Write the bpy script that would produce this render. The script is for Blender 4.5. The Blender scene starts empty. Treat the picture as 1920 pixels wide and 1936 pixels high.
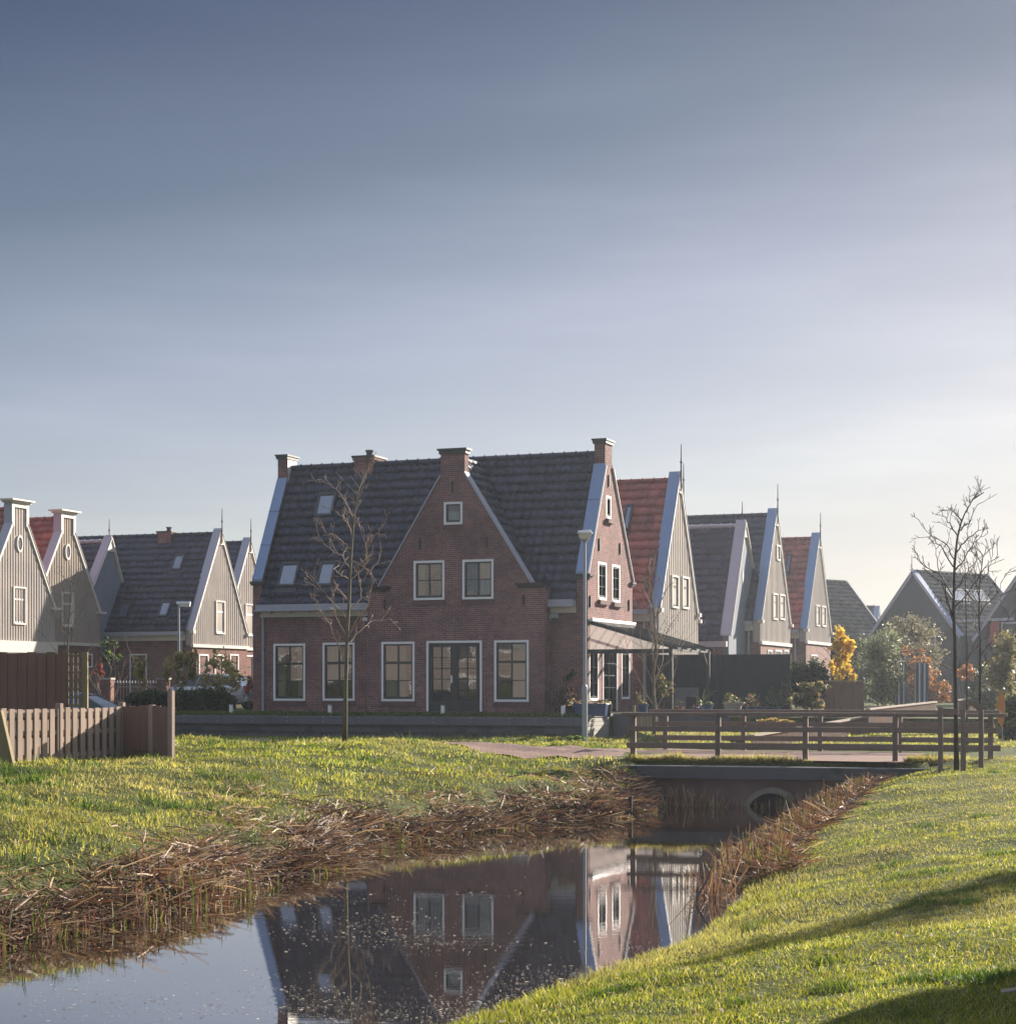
import bpy, bmesh, math, random
import numpy as np
from mathutils import Vector, Matrix
from mathutils.geometry import tessellate_polygon
R = math.radians
SC = bpy.context.scene
COL = SC.collection
FPX, CX, HY, CZ = 3500.0, 960.0, 1300.0, 2.0      # lens in photo pixels, principal column, horizon row, eye height over the water
random.seed(7)
RNG = np.random.default_rng(11)
SUN_AZ, SUN_EL = R(43), R(19)

# ------------------------------------------------------------------ materials
def new_mat(name):
    m = bpy.data.materials.new(name); m.use_nodes = True
    nt = m.node_tree; nt.nodes.clear()
    out = nt.nodes.new('ShaderNodeOutputMaterial')
    return m, nt, out
def N(nt, typ, **kw):
    n = nt.nodes.new(typ)
    for k, v in kw.items():
        if k.startswith('i_'):
            key = k[2:]
            key = int(key) if key.isdigit() else key.replace('_', ' ')
            n.inputs[key].default_value = v
        else: setattr(n, k, v)
    return n
def c4(c): return (c[0], c[1], c[2], 1.0)
def math_n(nt, op, a, b=None, c=None):
    n = nt.nodes.new('ShaderNodeMath'); n.operation = op
    for i, x in enumerate((a, b, c)):
        if x is None: continue
        if isinstance(x, (int, float)): n.inputs[i].default_value = x
        else: nt.links.new(x, n.inputs[i])
    return n.outputs[0]
def mixc(nt, fac, a, b, mode='MIX'):
    n = nt.nodes.new('ShaderNodeMix'); n.data_type = 'RGBA'; n.blend_type = mode
    for idx, x in ((0, fac), (6, a), (7, b)):
        if isinstance(x, (int, float)): n.inputs[idx].default_value = x
        elif isinstance(x, tuple): n.inputs[idx].default_value = c4(x)
        else: nt.links.new(x, n.inputs[idx])
    return n.outputs[2]
def wall_coords(nt):
    """(distance along the wall, height, 0) in metres for walls square to the object's axes."""
    tc = nt.nodes.new('ShaderNodeTexCoord')
    s = nt.nodes.new('ShaderNodeSeparateXYZ'); nt.links.new(tc.outputs['Object'], s.inputs[0])
    n = nt.nodes.new('ShaderNodeSeparateXYZ'); nt.links.new(tc.outputs['Normal'], n.inputs[0])
    side = math_n(nt, 'GREATER_THAN', math_n(nt, 'ABSOLUTE', n.outputs[0]), 0.6)
    a = math_n(nt, 'ADD', math_n(nt, 'MULTIPLY', s.outputs[0], math_n(nt, 'SUBTRACT', 1.0, side)), math_n(nt, 'MULTIPLY', s.outputs[1], side))
    cmb = nt.nodes.new('ShaderNodeCombineXYZ')
    nt.links.new(a, cmb.inputs[0]); nt.links.new(s.outputs[2], cmb.inputs[1])
    return cmb.outputs[0], tc.outputs['Object'], a, s.outputs[2]
def principled(nt, out, **kw):
    b = N(nt, 'ShaderNodeBsdfPrincipled')
    for k, v in kw.items():
        inp = b.inputs[k.replace('_', ' ')]
        if hasattr(v, 'is_linked'): nt.links.new(v, inp)
        else: inp.default_value = c4(v) if (isinstance(v, tuple) and len(v) == 3) else v
    nt.links.new(b.outputs[0], out.inputs[0])
    return b
def noise(nt, vec, scale, detail=3.0, rough=0.55):
    n = N(nt, 'ShaderNodeTexNoise'); n.inputs['Scale'].default_value = scale
    n.inputs['Detail'].default_value = detail; n.inputs['Roughness'].default_value = rough
    if vec is not None: nt.links.new(vec, n.inputs['Vector'])
    return n
def ramp(nt, fac, stops):
    r = N(nt, 'ShaderNodeValToRGB'); cr = r.color_ramp
    while len(cr.elements) > 1: cr.elements.remove(cr.elements[-1])
    cr.elements[0].position = stops[0][0]; cr.elements[0].color = c4(stops[0][1])
    for p, c in stops[1:]:
        e = cr.elements.new(p); e.color = c4(c)
    nt.links.new(fac, r.inputs[0]); return r.outputs[0]
def bump(nt, height, strength=0.4, dist=0.02):
    b = N(nt, 'ShaderNodeBump'); b.inputs['Strength'].default_value = strength; b.inputs['Distance'].default_value = dist
    nt.links.new(height, b.inputs['Height']); return b.outputs[0]
def mul(c, f): return (c[0]*f, c[1]*f, c[2]*f)

def paint(name, col, rough=0.55, var=0.18, scale=6.0, metallic=0.0, bmp=0.15, spec=0.4, dirt=None):
    m, nt, out = new_mat(name)
    tc = N(nt, 'ShaderNodeTexCoord')
    n = noise(nt, tc.outputs['Object'], scale, 5)
    n2 = noise(nt, tc.outputs['Object'], scale*0.23, 2)
    c = mixc(nt, n.outputs[0], mul(col, 1-var), mul(col, 1+var))
    if dirt: c = mixc(nt, math_n(nt, 'MULTIPLY', math_n(nt, 'GREATER_THAN', n2.outputs[0], 0.55), n.outputs[0]), c, dirt)
    principled(nt, out, Base_Color=c, Roughness=math_n(nt, 'MULTIPLY_ADD', n2.outputs[0], 0.3, rough-0.15), Metallic=metallic,
               Specular_IOR_Level=spec, Normal=bump(nt, n.outputs[0], bmp, 0.01))
    return m
def brick(name, c1, c2, mortar, row=0.066, width=0.225, stain=0.3):
    m, nt, out = new_mat(name)
    vec, obj, a, z = wall_coords(nt)
    b = N(nt, 'ShaderNodeTexBrick'); nt.links.new(vec, b.inputs['Vector'])
    b.inputs['Color1'].default_value = c4(c1); b.inputs['Color2'].default_value = c4(c2); b.inputs['Mortar'].default_value = c4(mortar)
    b.inputs['Scale'].default_value = 1.0; b.inputs['Brick Width'].default_value = width; b.inputs['Row Height'].default_value = row
    b.inputs['Mortar Size'].default_value = 0.0075; b.inputs['Mortar Smooth'].default_value = 0.2; b.inputs['Bias'].default_value = 0.0
    n = noise(nt, obj, 0.9, 5, 0.6); n2 = noise(nt, obj, 14, 2)
    n3 = noise(nt, obj, 3.1, 3)
    c = mixc(nt, 1.0, b.outputs['Color'], ramp(nt, n.outputs[0], [(0.28, (1-stain*1.25,)*3), (0.7, (1+stain*0.55,)*3)]), 'MULTIPLY')
    c = mixc(nt, 1.0, c, ramp(nt, n3.outputs[0], [(0.35, (0.86, 0.84, 0.86)), (0.65, (1.12, 1.08, 1.05))]), 'MULTIPLY')
    c = mixc(nt, 1.0, c, ramp(nt, n2.outputs[0], [(0.3, (0.8,)*3), (0.7, (1.15,)*3)]), 'MULTIPLY')
    h = math_n(nt, 'SUBTRACT', 1.0, b.outputs['Fac'])
    principled(nt, out, Base_Color=c, Roughness=0.88, Specular_IOR_Level=0.25, Normal=bump(nt, h, 0.6, 0.008))
    return m
def siding(name, col, var=0.28):
    m, nt, out = new_mat(name)
    vec, obj, a, z = wall_coords(nt)
    mp = N(nt, 'ShaderNodeCombineXYZ')
    nt.links.new(math_n(nt, 'MULTIPLY', a, 9.0), mp.inputs[0]); nt.links.new(math_n(nt, 'MULTIPLY', z, 0.8), mp.inputs[1])
    n = noise(nt, mp.outputs[0], 1.0, 5, 0.6); n2 = noise(nt, obj, 0.6, 3)
    c = mixc(nt, n.outputs[0], mul(col, 1-var), mul(col, 1+var))
    c = mixc(nt, 1.0, c, ramp(nt, n2.outputs[0], [(0.3, (0.82, 0.82, 0.82)), (0.7, (1.08, 1.05, 1.0))]), 'MULTIPLY')
    principled(nt, out, Base_Color=c, Roughness=0.85, Specular_IOR_Level=0.2, Normal=bump(nt, n.outputs[0], 0.2, 0.01))
    return m
def tiles(name, col, moss=(0.03, 0.045, 0.04), rough=0.5, spec=0.38):
    m, nt, out = new_mat(name)
    tc = N(nt, 'ShaderNodeTexCoord')
    n = noise(nt, tc.outputs['Object'], 3.5, 4); n2 = noise(nt, tc.outputs['Object'], 0.55, 4); n3 = noise(nt, tc.outputs['Object'], 22, 2)
    c = mixc(nt, n.outputs[0], mul(col, 0.65), mul(col, 1.4))
    c = mixc(nt, ramp(nt, n2.outputs[0], [(0.45, (0, 0, 0)), (0.75, (0.6, 0.6, 0.6))]), c, moss)
    c = mixc(nt, 1.0, c, ramp(nt, n3.outputs[0], [(0.3, (0.75,)*3), (0.7, (1.25,)*3)]), 'MULTIPLY')
    if True:
        at_ = N(nt, 'ShaderNodeAttribute', attribute_name='col'); has = math_n(nt, 'GREATER_THAN', at_.outputs['Fac'], 0.001)
        c = mixc(nt, has, c, mixc(nt, 1.0, c, at_.outputs['Color'], 'MULTIPLY'))
    principled(nt, out, Base_Color=c, Roughness=rough, Specular_IOR_Level=spec, Normal=bump(nt, n3.outputs[0], 0.25, 0.01))
    return m
def leafy(name, trans=0.45, rough=0.5, spec=0.35, boost=1.6):
    """thin leaves and blades: colour per leaf, light passes through"""
    m, nt, out = new_mat(name)
    at = N(nt, 'ShaderNodeAttribute', attribute_name='col')
    b = N(nt, 'ShaderNodeBsdfPrincipled'); nt.links.new(at.outputs['Color'], b.inputs['Base Color'])
    b.inputs['Roughness'].default_value = rough; b.inputs['Specular IOR Level'].default_value = spec
    t = N(nt, 'ShaderNodeBsdfTranslucent')
    nt.links.new(mixc(nt, 1.0, at.outputs['Color'], (boost, boost, boost*0.7), 'MULTIPLY'), t.inputs['Color'])
    mx = N(nt, 'ShaderNodeMixShader', i_0=trans)
    nt.links.new(b.outputs[0], mx.inputs[1]); nt.links.new(t.outputs[0], mx.inputs[2]); nt.links.new(mx.outputs[0], out.inputs[0])
    return m
def pane_mat(name, through=0.6, tint=(0.02, 0.024, 0.028), ior=1.9):
    m, nt, out = new_mat(name)
    tc = N(nt, 'ShaderNodeTexCoord'); n = noise(nt, tc.outputs['Object'], 1.7, 2)
    nb = bump(nt, n.outputs[0], 0.06, 0.02)
    b = N(nt, 'ShaderNodeBsdfDiffuse', i_Color=c4(tint))
    tr = N(nt, 'ShaderNodeBsdfTransparent', i_Color=(0.8, 0.85, 0.84, 1))
    g = N(nt, 'ShaderNodeBsdfGlossy', i_Color=(0.9, 0.92, 0.95, 1), i_Roughness=0.02); nt.links.new(nb, g.inputs['Normal'])
    m1 = N(nt, 'ShaderNodeMixShader', i_0=through); nt.links.new(b.outputs[0], m1.inputs[1]); nt.links.new(tr.outputs[0], m1.inputs[2])
    fr = N(nt, 'ShaderNodeFresnel', i_IOR=ior)
    m2 = N(nt, 'ShaderNodeMixShader'); nt.links.new(fr.outputs[0], m2.inputs[0]); nt.links.new(m1.outputs[0], m2.inputs[1]); nt.links.new(g.outputs[0], m2.inputs[2])
    nt.links.new(m2.outputs[0], out.inputs[0])
    return m

M = {}
M['brick'] = brick('red_brown_brick', (0.26, 0.107, 0.095), (0.155, 0.071, 0.070), (0.29, 0.25, 0.235))
M['brick_soldier'] = paint('dark_brick_course', (0.12, 0.06, 0.058), 0.9, 0.3, 14)
M['brick_far'] = brick('orange_brown_brick', (0.26, 0.115, 0.085), (0.17, 0.075, 0.06), (0.27, 0.23, 0.21), 0.075, 0.25)
M['siding'] = siding('pale_grey_timber', (0.43, 0.385, 0.36))
M['siding_brown'] = siding('brown_grey_timber', (0.35, 0.295, 0.25))
M['siding_dark'] = siding('dark_green_black_timber', (0.022, 0.028, 0.034))
M['siding_shadow'] = siding('shadow_tinted_boarding', (0.19, 0.215, 0.27))  # blue-grey puts the neighbours' cast shadow into the pale wing boarding
M['tile'] = tiles('anthracite_pantile', (0.023, 0.0245, 0.047), (0.022, 0.025, 0.043))
M['tile_red'] = tiles('red_pantile', (0.34, 0.075, 0.05), (0.19, 0.07, 0.05))
M['tile_green'] = tiles('weathered_dark_tile', (0.05, 0.05, 0.05), rough=0.85, spec=0.12)
M['zinc'] = paint('blue_grey_zinc', (0.19, 0.26, 0.39), 0.42, 0.08, 3, 0.25, 0.05)
M['zinc_pale'] = paint('lilac_white_boarding', (0.36, 0.36, 0.41), 0.5, 0.06, 3)
M['white'] = paint('white_paint', (0.82, 0.80, 0.79), 0.45, 0.05, 5, 0, 0.05)
M['cream'] = paint('cream_paint', (0.62, 0.57, 0.50), 0.5, 0.07, 5, 0, 0.05)
M['green'] = paint('dark_green_paint', (0.022, 0.032, 0.032), 0.35, 0.1, 5, 0, 0.05)
M['iron'] = paint('black_iron_and_hollow_dark', (0.016, 0.014, 0.016), 0.6, 0.2)
M['glass'] = pane_mat('window_glass', 0.9, ior=2.1)
M['glass_dark'] = pane_mat('dark_window_glass', 0.0, (0.03, 0.034, 0.04), 1.5)
M['glass_dull'] = pane_mat('dull_window_glass', 0.0, (0.045, 0.047, 0.05), 1.12)
M['glass_glint'] = pane_mat('glint_tinted_skylight_glass', 0.0, (0.3, 0.32, 0.35), 6.0)  # pale tint and strong mirroring put the sun's glint into the glass
M['glass_sky'] = pane_mat('skylight_glass', 0.0, (0.05, 0.07, 0.12), 2.5)
M['curtain'] = paint('white_curtain', (0.80, 0.77, 0.72), 0.9, 0.12, 12)
M['reflection_panel'] = paint('tan_window_reflection', (0.52, 0.39, 0.29), 0.9, 0.12, 12)  # tan panel behind the pane stands in for mirrored sunlit houses
M['galv'] = paint('galvanised_steel', (0.33, 0.35, 0.38), 0.45, 0.12, 4, 0.4)
M['lampglass'] = paint('frosted_lamp_cover', (0.72, 0.68, 0.60), 0.25, 0.06)
M['concrete'] = paint('dark_weathered_concrete', (0.085, 0.085, 0.088), 0.85, 0.3, 3.5, 0, 0.4, 0.3, (0.035, 0.042, 0.038))
M['rusty'] = paint('rust_streaked_wall', (0.17, 0.11, 0.095), 0.85, 0.35, 2.5, 0, 0.4, 0.3, (0.06, 0.05, 0.048))
M['pipe'] = paint('brown_stained_concrete', (0.20, 0.165, 0.125), 0.85, 0.3, 6, 0, 0.4, 0.3, (0.09, 0.075, 0.05))
M['concrete_pale'] = paint('pale_concrete', (0.36, 0.33, 0.30), 0.85, 0.22, 5, 0, 0.4, 0.3, (0.2, 0.19, 0.16))
M['planks_grey'] = siding('grey_weathered_planks', (0.13, 0.135, 0.15))
M['rail'] = siding('weathered_brown_rail_timber', (0.20, 0.155, 0.13))
M['fence'] = siding('brown_fence_timber', (0.20, 0.125, 0.10), 0.35)
M['fence_pale'] = siding('pale_brown_fence_timber', (0.31, 0.245, 0.205), 0.35)
M['post_green'] = siding('mossy_treated_post', (0.24, 0.20, 0.115))
M['bark'] = paint('grey_green_bark', (0.13, 0.115, 0.075), 0.9, 0.45, 9, 0, 0.6)
M['bark_dark'] = paint('dark_bark', (0.05, 0.045, 0.036), 0.9, 0.45, 9, 0, 0.6)
M['twig'] = paint('brown_twigs', (0.33, 0.245, 0.19), 0.8, 0.4, 3, 0, 0.3)
M['twig_dark'] = paint('dark_twigs', (0.09, 0.072, 0.058), 0.8, 0.4, 3, 0, 0.3)
M['leaf'] = leafy('leaves', 0.45)
M['grassblade'] = leafy('grass_blades', 0.5, 0.55, 0.22, 1.7)
M['reed'] = leafy('dry_reed', 0.22, 0.6, 0.3, 1.3)
M['net'] = paint('dark_green_windbreak_netting', (0.013, 0.022, 0.024), 0.85, 0.25, 8, 0, 0.3)
M['blue_pot'] = paint('blue_glazed_pot', (0.035, 0.07, 0.15), 0.35, 0.2, 5)
M['dark_pot'] = paint('black_pot', (0.012, 0.014, 0.02), 0.5)
M['car_blue'] = paint('blue_grey_car_paint', (0.11, 0.15, 0.24), 0.25, 0.04, 3, 0.4, 0.0, 0.6)
M['car_silver'] = paint('silver_white_car_paint', (0.55, 0.56, 0.58), 0.28, 0.04, 3, 0.2, 0.0, 0.6)
M['tyre'] = paint('black_rubber', (0.015, 0.015, 0.016), 0.8)
M['tail'] = paint('red_tail_light', (0.42, 0.02, 0.015), 0.25)
M['plate'] = paint('yellow_plate', (0.6, 0.36, 0.08), 0.5)
M['dark_frame'] = paint('dark_grey_aluminium', (0.032, 0.036, 0.038), 0.45)
M['soil'] = paint('dark_wet_soil', (0.035, 0.024, 0.016), 0.9, 0.4, 6, 0, 0.6)
M['terracotta'] = paint('terracotta', (0.32, 0.12, 0.06), 0.8)
M['yellow_cloth'] = paint('orange_yellow_cloth', (0.55, 0.22, 0.05), 0.8)
M['red_paint'] = paint('red_shutter_paint', (0.25, 0.03, 0.025), 0.5)
def stripes():
    m, nt, out = new_mat('blue_white_striped_cloth')
    vec, obj, a, z = wall_coords(nt)
    f = math_n(nt, 'FRACT', math_n(nt, 'MULTIPLY', a, 5.5))
    c = ramp(nt, f, [(0.0, (0.06, 0.09, 0.17)), (0.35, (0.08, 0.11, 0.2)), (0.4, (0.75, 0.66, 0.58)), (0.72, (0.78, 0.7, 0.62)), (0.76, (0.1, 0.13, 0.2))])
    principled(nt, out, Base_Color=c, Roughness=0.85); return m
M['stripe'] = stripes()
def water_mat():
    m, nt, out = new_mat('canal_water')
    tc = N(nt, 'ShaderNodeTexCoord')
    mp = N(nt, 'ShaderNodeMapping'); mp.inputs['Scale'].default_value = (3.0, 7.0, 1.0); nt.links.new(tc.outputs['Object'], mp.inputs[0])
    n = noise(nt, mp.outputs[0], 1.3, 4, 0.6)
    n2 = noise(nt, tc.outputs['Object'], 0.45, 2)
    st = math_n(nt, 'MULTIPLY', ramp(nt, n2.outputs[0], [(0.4, (0.25,)*3), (0.62, (1,)*3)]), 0.022)
    b = N(nt, 'ShaderNodeBump'); b.inputs['Distance'].default_value = 0.02
    nt.links.new(st, b.inputs['Strength']); nt.links.new(n.outputs[0], b.inputs['Height'])
    g = N(nt, 'ShaderNodeBsdfGlossy', i_Color=(0.93, 0.93, 0.94, 1), i_Roughness=0.0); nt.links.new(b.outputs[0], g.inputs['Normal'])
    d = N(nt, 'ShaderNodeBsdfDiffuse', i_Color=(0.022, 0.015, 0.010, 1))
    fr = N(nt, 'ShaderNodeFresnel', i_IOR=2.3); nt.links.new(b.outputs[0], fr.inputs['Normal'])
    mx = N(nt, 'ShaderNodeMixShader'); nt.links.new(math_n(nt, 'MULTIPLY_ADD', fr.outputs[0], 0.6, 0.4), mx.inputs[0]); nt.links.new(d.outputs[0], mx.inputs[1]); nt.links.new(g.outputs[0], mx.inputs[2])
    nt.links.new(mx.outputs[0], out.inputs[0]); return m
M['water'] = water_mat()
def ground_mat():
    m, nt, out = new_mat('grassy_ground')
    tc = N(nt, 'ShaderNodeTexCoord')
    n = noise(nt, tc.outputs['Object'], 1.1, 5, 0.65); n2 = noise(nt, tc.outputs['Object'], 22, 3)
    c = ramp(nt, n.outputs[0], [(0.3, (0.045, 0.05, 0.014)), (0.5, (0.065, 0.082, 0.016)), (0.7, (0.10, 0.105, 0.03))])
    c = mixc(nt, 1.0, c, ramp(nt, n2.outputs[0], [(0.3, (0.55,)*3), (0.7, (1.3,)*3)]), 'MULTIPLY')
    sz = N(nt, 'ShaderNodeSeparateXYZ'); nt.links.new(tc.outputs['Object'], sz.inputs[0])
    mud_shade = ramp(nt, math_n(nt, 'ADD', sz.outputs[2], math_n(nt, 'MULTIPLY', n.outputs[0], 0.12)), [(0.14, (1, 1, 1)), (0.30, (0, 0, 0))])  # low dark strip: mud, with the shade under the reeds put into it
    c = mixc(nt, mud_shade, c, (0.03, 0.02, 0.013))
    principled(nt, out, Base_Color=c, Roughness=0.9, Specular_IOR_Level=0.15, Normal=bump(nt, n2.outputs[0], 0.8, 0.05)); return m
M['ground'] = ground_mat()
def road_mat():
    m, nt, out = new_mat('brown_clinker_road')
    tc = N(nt, 'ShaderNodeTexCoord')
    b = N(nt, 'ShaderNodeTexBrick'); nt.links.new(tc.outputs['Object'], b.inputs['Vector'])
    b.inputs['Color1'].default_value = (0.25, 0.14, 0.10, 1); b.inputs['Color2'].default_value = (0.17, 0.10, 0.08, 1); b.inputs['Mortar'].default_value = (0.09, 0.07, 0.055, 1)
    b.inputs['Scale'].default_value = 1.0; b.inputs['Brick Width'].default_value = 0.21; b.inputs['Row Height'].default_value = 0.1; b.inputs['Mortar Size'].default_value = 0.006
    n = noise(nt, tc.outputs['Object'], 0.7, 5, 0.65)
    c = mixc(nt, 1.0, b.outputs['Color'], ramp(nt, n.outputs[0], [(0.3, (0.7, 0.68, 0.66)), (0.7, (1.25, 1.2, 1.15))]), 'MULTIPLY')
    principled(nt, out, Base_Color=c, Roughness=0.7, Specular_IOR_Level=0.4); return m
M['road'] = road_mat()

# ------------------------------------------------------------------ mesh helpers
class MB:
    def __init__(s): s.v = []; s.f = []; s.mi = []; s.cur = 0
    def vert(s, p): s.v.append(tuple(p)); return len(s.v)-1
    def face(s, pts):
        i = len(s.v); s.v.extend(tuple(p) for p in pts); s.f.append(tuple(range(i, i+len(pts)))); s.mi.append(s.cur)
    def box(s, x0, x1, y0, y1, z0, z1):
        i = len(s.v)
        s.v += [(x0,y0,z0),(x1,y0,z0),(x1,y1,z0),(x0,y1,z0),(x0,y0,z1),(x1,y0,z1),(x1,y1,z1),(x0,y1,z1)]
        for q in ((3,2,1,0),(4,5,6,7),(0,1,5,4),(1,2,6,5),(2,3,7,6),(3,0,4,7)):
            s.f.append(tuple(i+k for k in q)); s.mi.append(s.cur)
    def hexa(s, p):
        """eight corners: bottom ring, top ring"""
        i = len(s.v); s.v += [tuple(q) for q in p]
        for q in ((3,2,1,0),(4,5,6,7),(0,1,5,4),(1,2,6,5),(2,3,7,6),(3,0,4,7)):
            s.f.append(tuple(i+k for k in q)); s.mi.append(s.cur)
    def beam(s, a, b, w, h, up=(0,0,1)):
        """bar from a to b, w across, h along up"""
        a = Vector(a); b = Vector(b); d = (b-a).normalized(); up = Vector(up)
        x = d.cross(up).normalized(); y = x.cross(d).normalized()
        c = []
        for p in (a, b):
            c.append([p-x*w/2-y*h/2, p+x*w/2-y*h/2, p+x*w/2+y*h/2, p-x*w/2+y*h/2])
        s.hexa(c[0]+c[1])
    def prism(s, poly, mapf, t0, t1):
        """polygon (a,b) swept from t0 to t1; mapf(a,b,t) -> xyz"""
        n = len(poly); A = [mapf(a, b, t0) for a, b in poly]; B = [mapf(a, b, t1) for a, b in poly]
        for tri in tessellate_polygon([[Vector((a, b, 0)) for a, b in poly]]):
            s.face([A[k] for k in tri]); s.face([B[k] for k in reversed(tri)])
        for k in range(n):
            j = (k+1) % n; s.face([A[k], A[j], B[j], B[k]])
    def holed(s, outer, holes, mapf, t, depth, tw):
        """flat wall with rectangular openings, each opening given a reveal depth deep (towards tw)"""
        polys = [[Vector((a, b, 0)) for a, b in outer]]
        for (a0, a1, b0, b1) in holes: polys.append([Vector((a0,b0,0)), Vector((a0,b1,0)), Vector((a1,b1,0)), Vector((a1,b0,0))])
        flat = [p for q in polys for p in q]
        for tri in tessellate_polygon(polys): s.face([mapf(flat[k].x, flat[k].y, t) for k in tri])
        for (a0, a1, b0, b1) in holes:
            q = [(a0,b0),(a1,b0),(a1,b1),(a0,b1)]
            for k in range(4):
                p0, p1 = q[k], q[(k+1)%4]
                s.face([mapf(*p0, t), mapf(*p1, t), mapf(*p1, t+tw*depth), mapf(*p0, t+tw*depth)])
    def tube(s, pts, rad, n=6, cap=True):
        pts = [Vector(p) for p in pts]; rings = []
        prev = None
        for k, p in enumerate(pts):
            d = (pts[min(k+1, len(pts)-1)]-pts[max(k-1, 0)]).normalized()
            if prev is None:
                x = d.orthogonal().normalized()
            else:
                x = (prev - d*prev.dot(d)); x = x.normalized() if x.length > 1e-6 else d.orthogonal().normalized()
            prev = x; y = d.cross(x); r = rad[k] if hasattr(rad, '__len__') else rad
            i = len(s.v)
            for j in range(n):
                a = 2*math.pi*j/n; s.v.append(tuple(p+x*(r*math.cos(a))+y*(r*math.sin(a))))
            rings.append(i)
        for k in range(len(rings)-1):
            for j in range(n):
                s.f.append((rings[k]+j, rings[k]+(j+1)%n, rings[k+1]+(j+1)%n, rings[k+1]+j)); s.mi.append(s.cur)
        if cap:
            s.f.append(tuple(rings[0]+j for j in reversed(range(n)))); s.mi.append(s.cur)
            s.f.append(tuple(rings[-1]+j for j in range(n))); s.mi.append(s.cur)
    def lathe(s, prof, c, n=16):
        """profile (radius, z) turned about a vertical axis at c"""
        i0 = len(s.v)
        for r, z in prof:
            for j in range(n):
                a = 2*math.pi*j/n; s.v.append((c[0]+r*math.cos(a), c[1]+r*math.sin(a), c[2]+z))
        for k in range(len(prof)-1):
            for j in range(n):
                s.f.append((i0+k*n+j, i0+k*n+(j+1)%n, i0+(k+1)*n+(j+1)%n, i0+(k+1)*n+j)); s.mi.append(s.cur)
    def build(s, name, mats, parent=None, smooth=False, label=None, bevel=0, keep=False):
        me = bpy.data.meshes.new(name); me.from_pydata(s.v, [], s.f)
        mats = mats if isinstance(mats, (list, tuple)) else [mats]
        for m in mats: me.materials.append(m)
        if len(mats) > 1: me.polygons.foreach_set('material_index', s.mi)
        if smooth: me.polygons.foreach_set('use_smooth', [True]*len(me.polygons))
        bm = bmesh.new(); bm.from_mesh(me); bmesh.ops.remove_doubles(bm, verts=bm.verts, dist=1e-5)
        (bmesh.ops.recalc_face_normals(bm, faces=bm.faces) if len(s.f) > 1 and not keep else None); bm.to_mesh(me); bm.free()
        o = bpy.data.objects.new(name, me); COL.objects.link(o)
        if parent is not None: o.parent = parent
        if label: o['label'] = label
        if bevel:
            md = o.modifiers.new('edge', 'BEVEL'); md.width = bevel; md.segments = 2; md.limit_method = 'ANGLE'
        return o
def build_each(mb, name, mats, parent=None, **kw):
    """one object for each loose piece of a builder"""
    par = list(range(len(mb.v)))
    def find(a):
        while par[a] != a: par[a] = par[par[a]]; a = par[a]
        return a
    for f in mb.f:
        for q in f[1:]: par[find(q)] = find(f[0])
    gr = {}
    for k, f in enumerate(mb.f): gr.setdefault(find(f[0]), []).append(k)
    out = []
    for fs in gr.values():
        n = MB()
        for k in fs: n.cur = mb.mi[k]; n.face([mb.v[q] for q in mb.f[k]])
        out.append(n.build(name, mats, parent, **kw))
    return out
def tag(o, label=None, cat=None, group=None, kind=None):
    if label: o['label'] = label
    if cat: o['category'] = cat
    if group: o['group'] = group
    if kind: o['kind'] = kind
    return o
def thing(name, loc, label, cat, rz=0.0, group=None):
    o = bpy.data.objects.new(name, None); COL.objects.link(o)
    o.location = loc; o.rotation_euler = (0, 0, rz); o.empty_display_size = 0.3
    return tag(o, label, cat, group)
def np_mesh(name, verts, sizes, loops, mat, cols=None, parent=None, smooth=False):
    verts = np.asarray(verts, np.float32); loops = np.asarray(loops, np.int32); sizes = np.asarray(sizes, np.int32)
    me = bpy.data.meshes.new(name)
    me.vertices.add(len(verts)); me.vertices.foreach_set('co', verts.ravel())
    me.loops.add(len(loops)); me.loops.foreach_set('vertex_index', loops)
    me.polygons.add(len(sizes))
    st = np.concatenate([[0], np.cumsum(sizes)[:-1]]).astype(np.int32)
    me.polygons.foreach_set('loop_start', st)
    if smooth: me.polygons.foreach_set('use_smooth', np.ones(len(sizes), bool))
    me.update(calc_edges=True)
    if cols is not None:
        a = me.color_attributes.new('col', 'FLOAT_COLOR', 'POINT')
        c = np.ones((len(verts), 4), np.float32); c[:, :3] = cols; a.data.foreach_set('color', c.ravel())
    me.materials.append(mat)
    o = bpy.data.objects.new(name, me); COL.objects.link(o)
    if parent is not None: o.parent = parent
    return o

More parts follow.
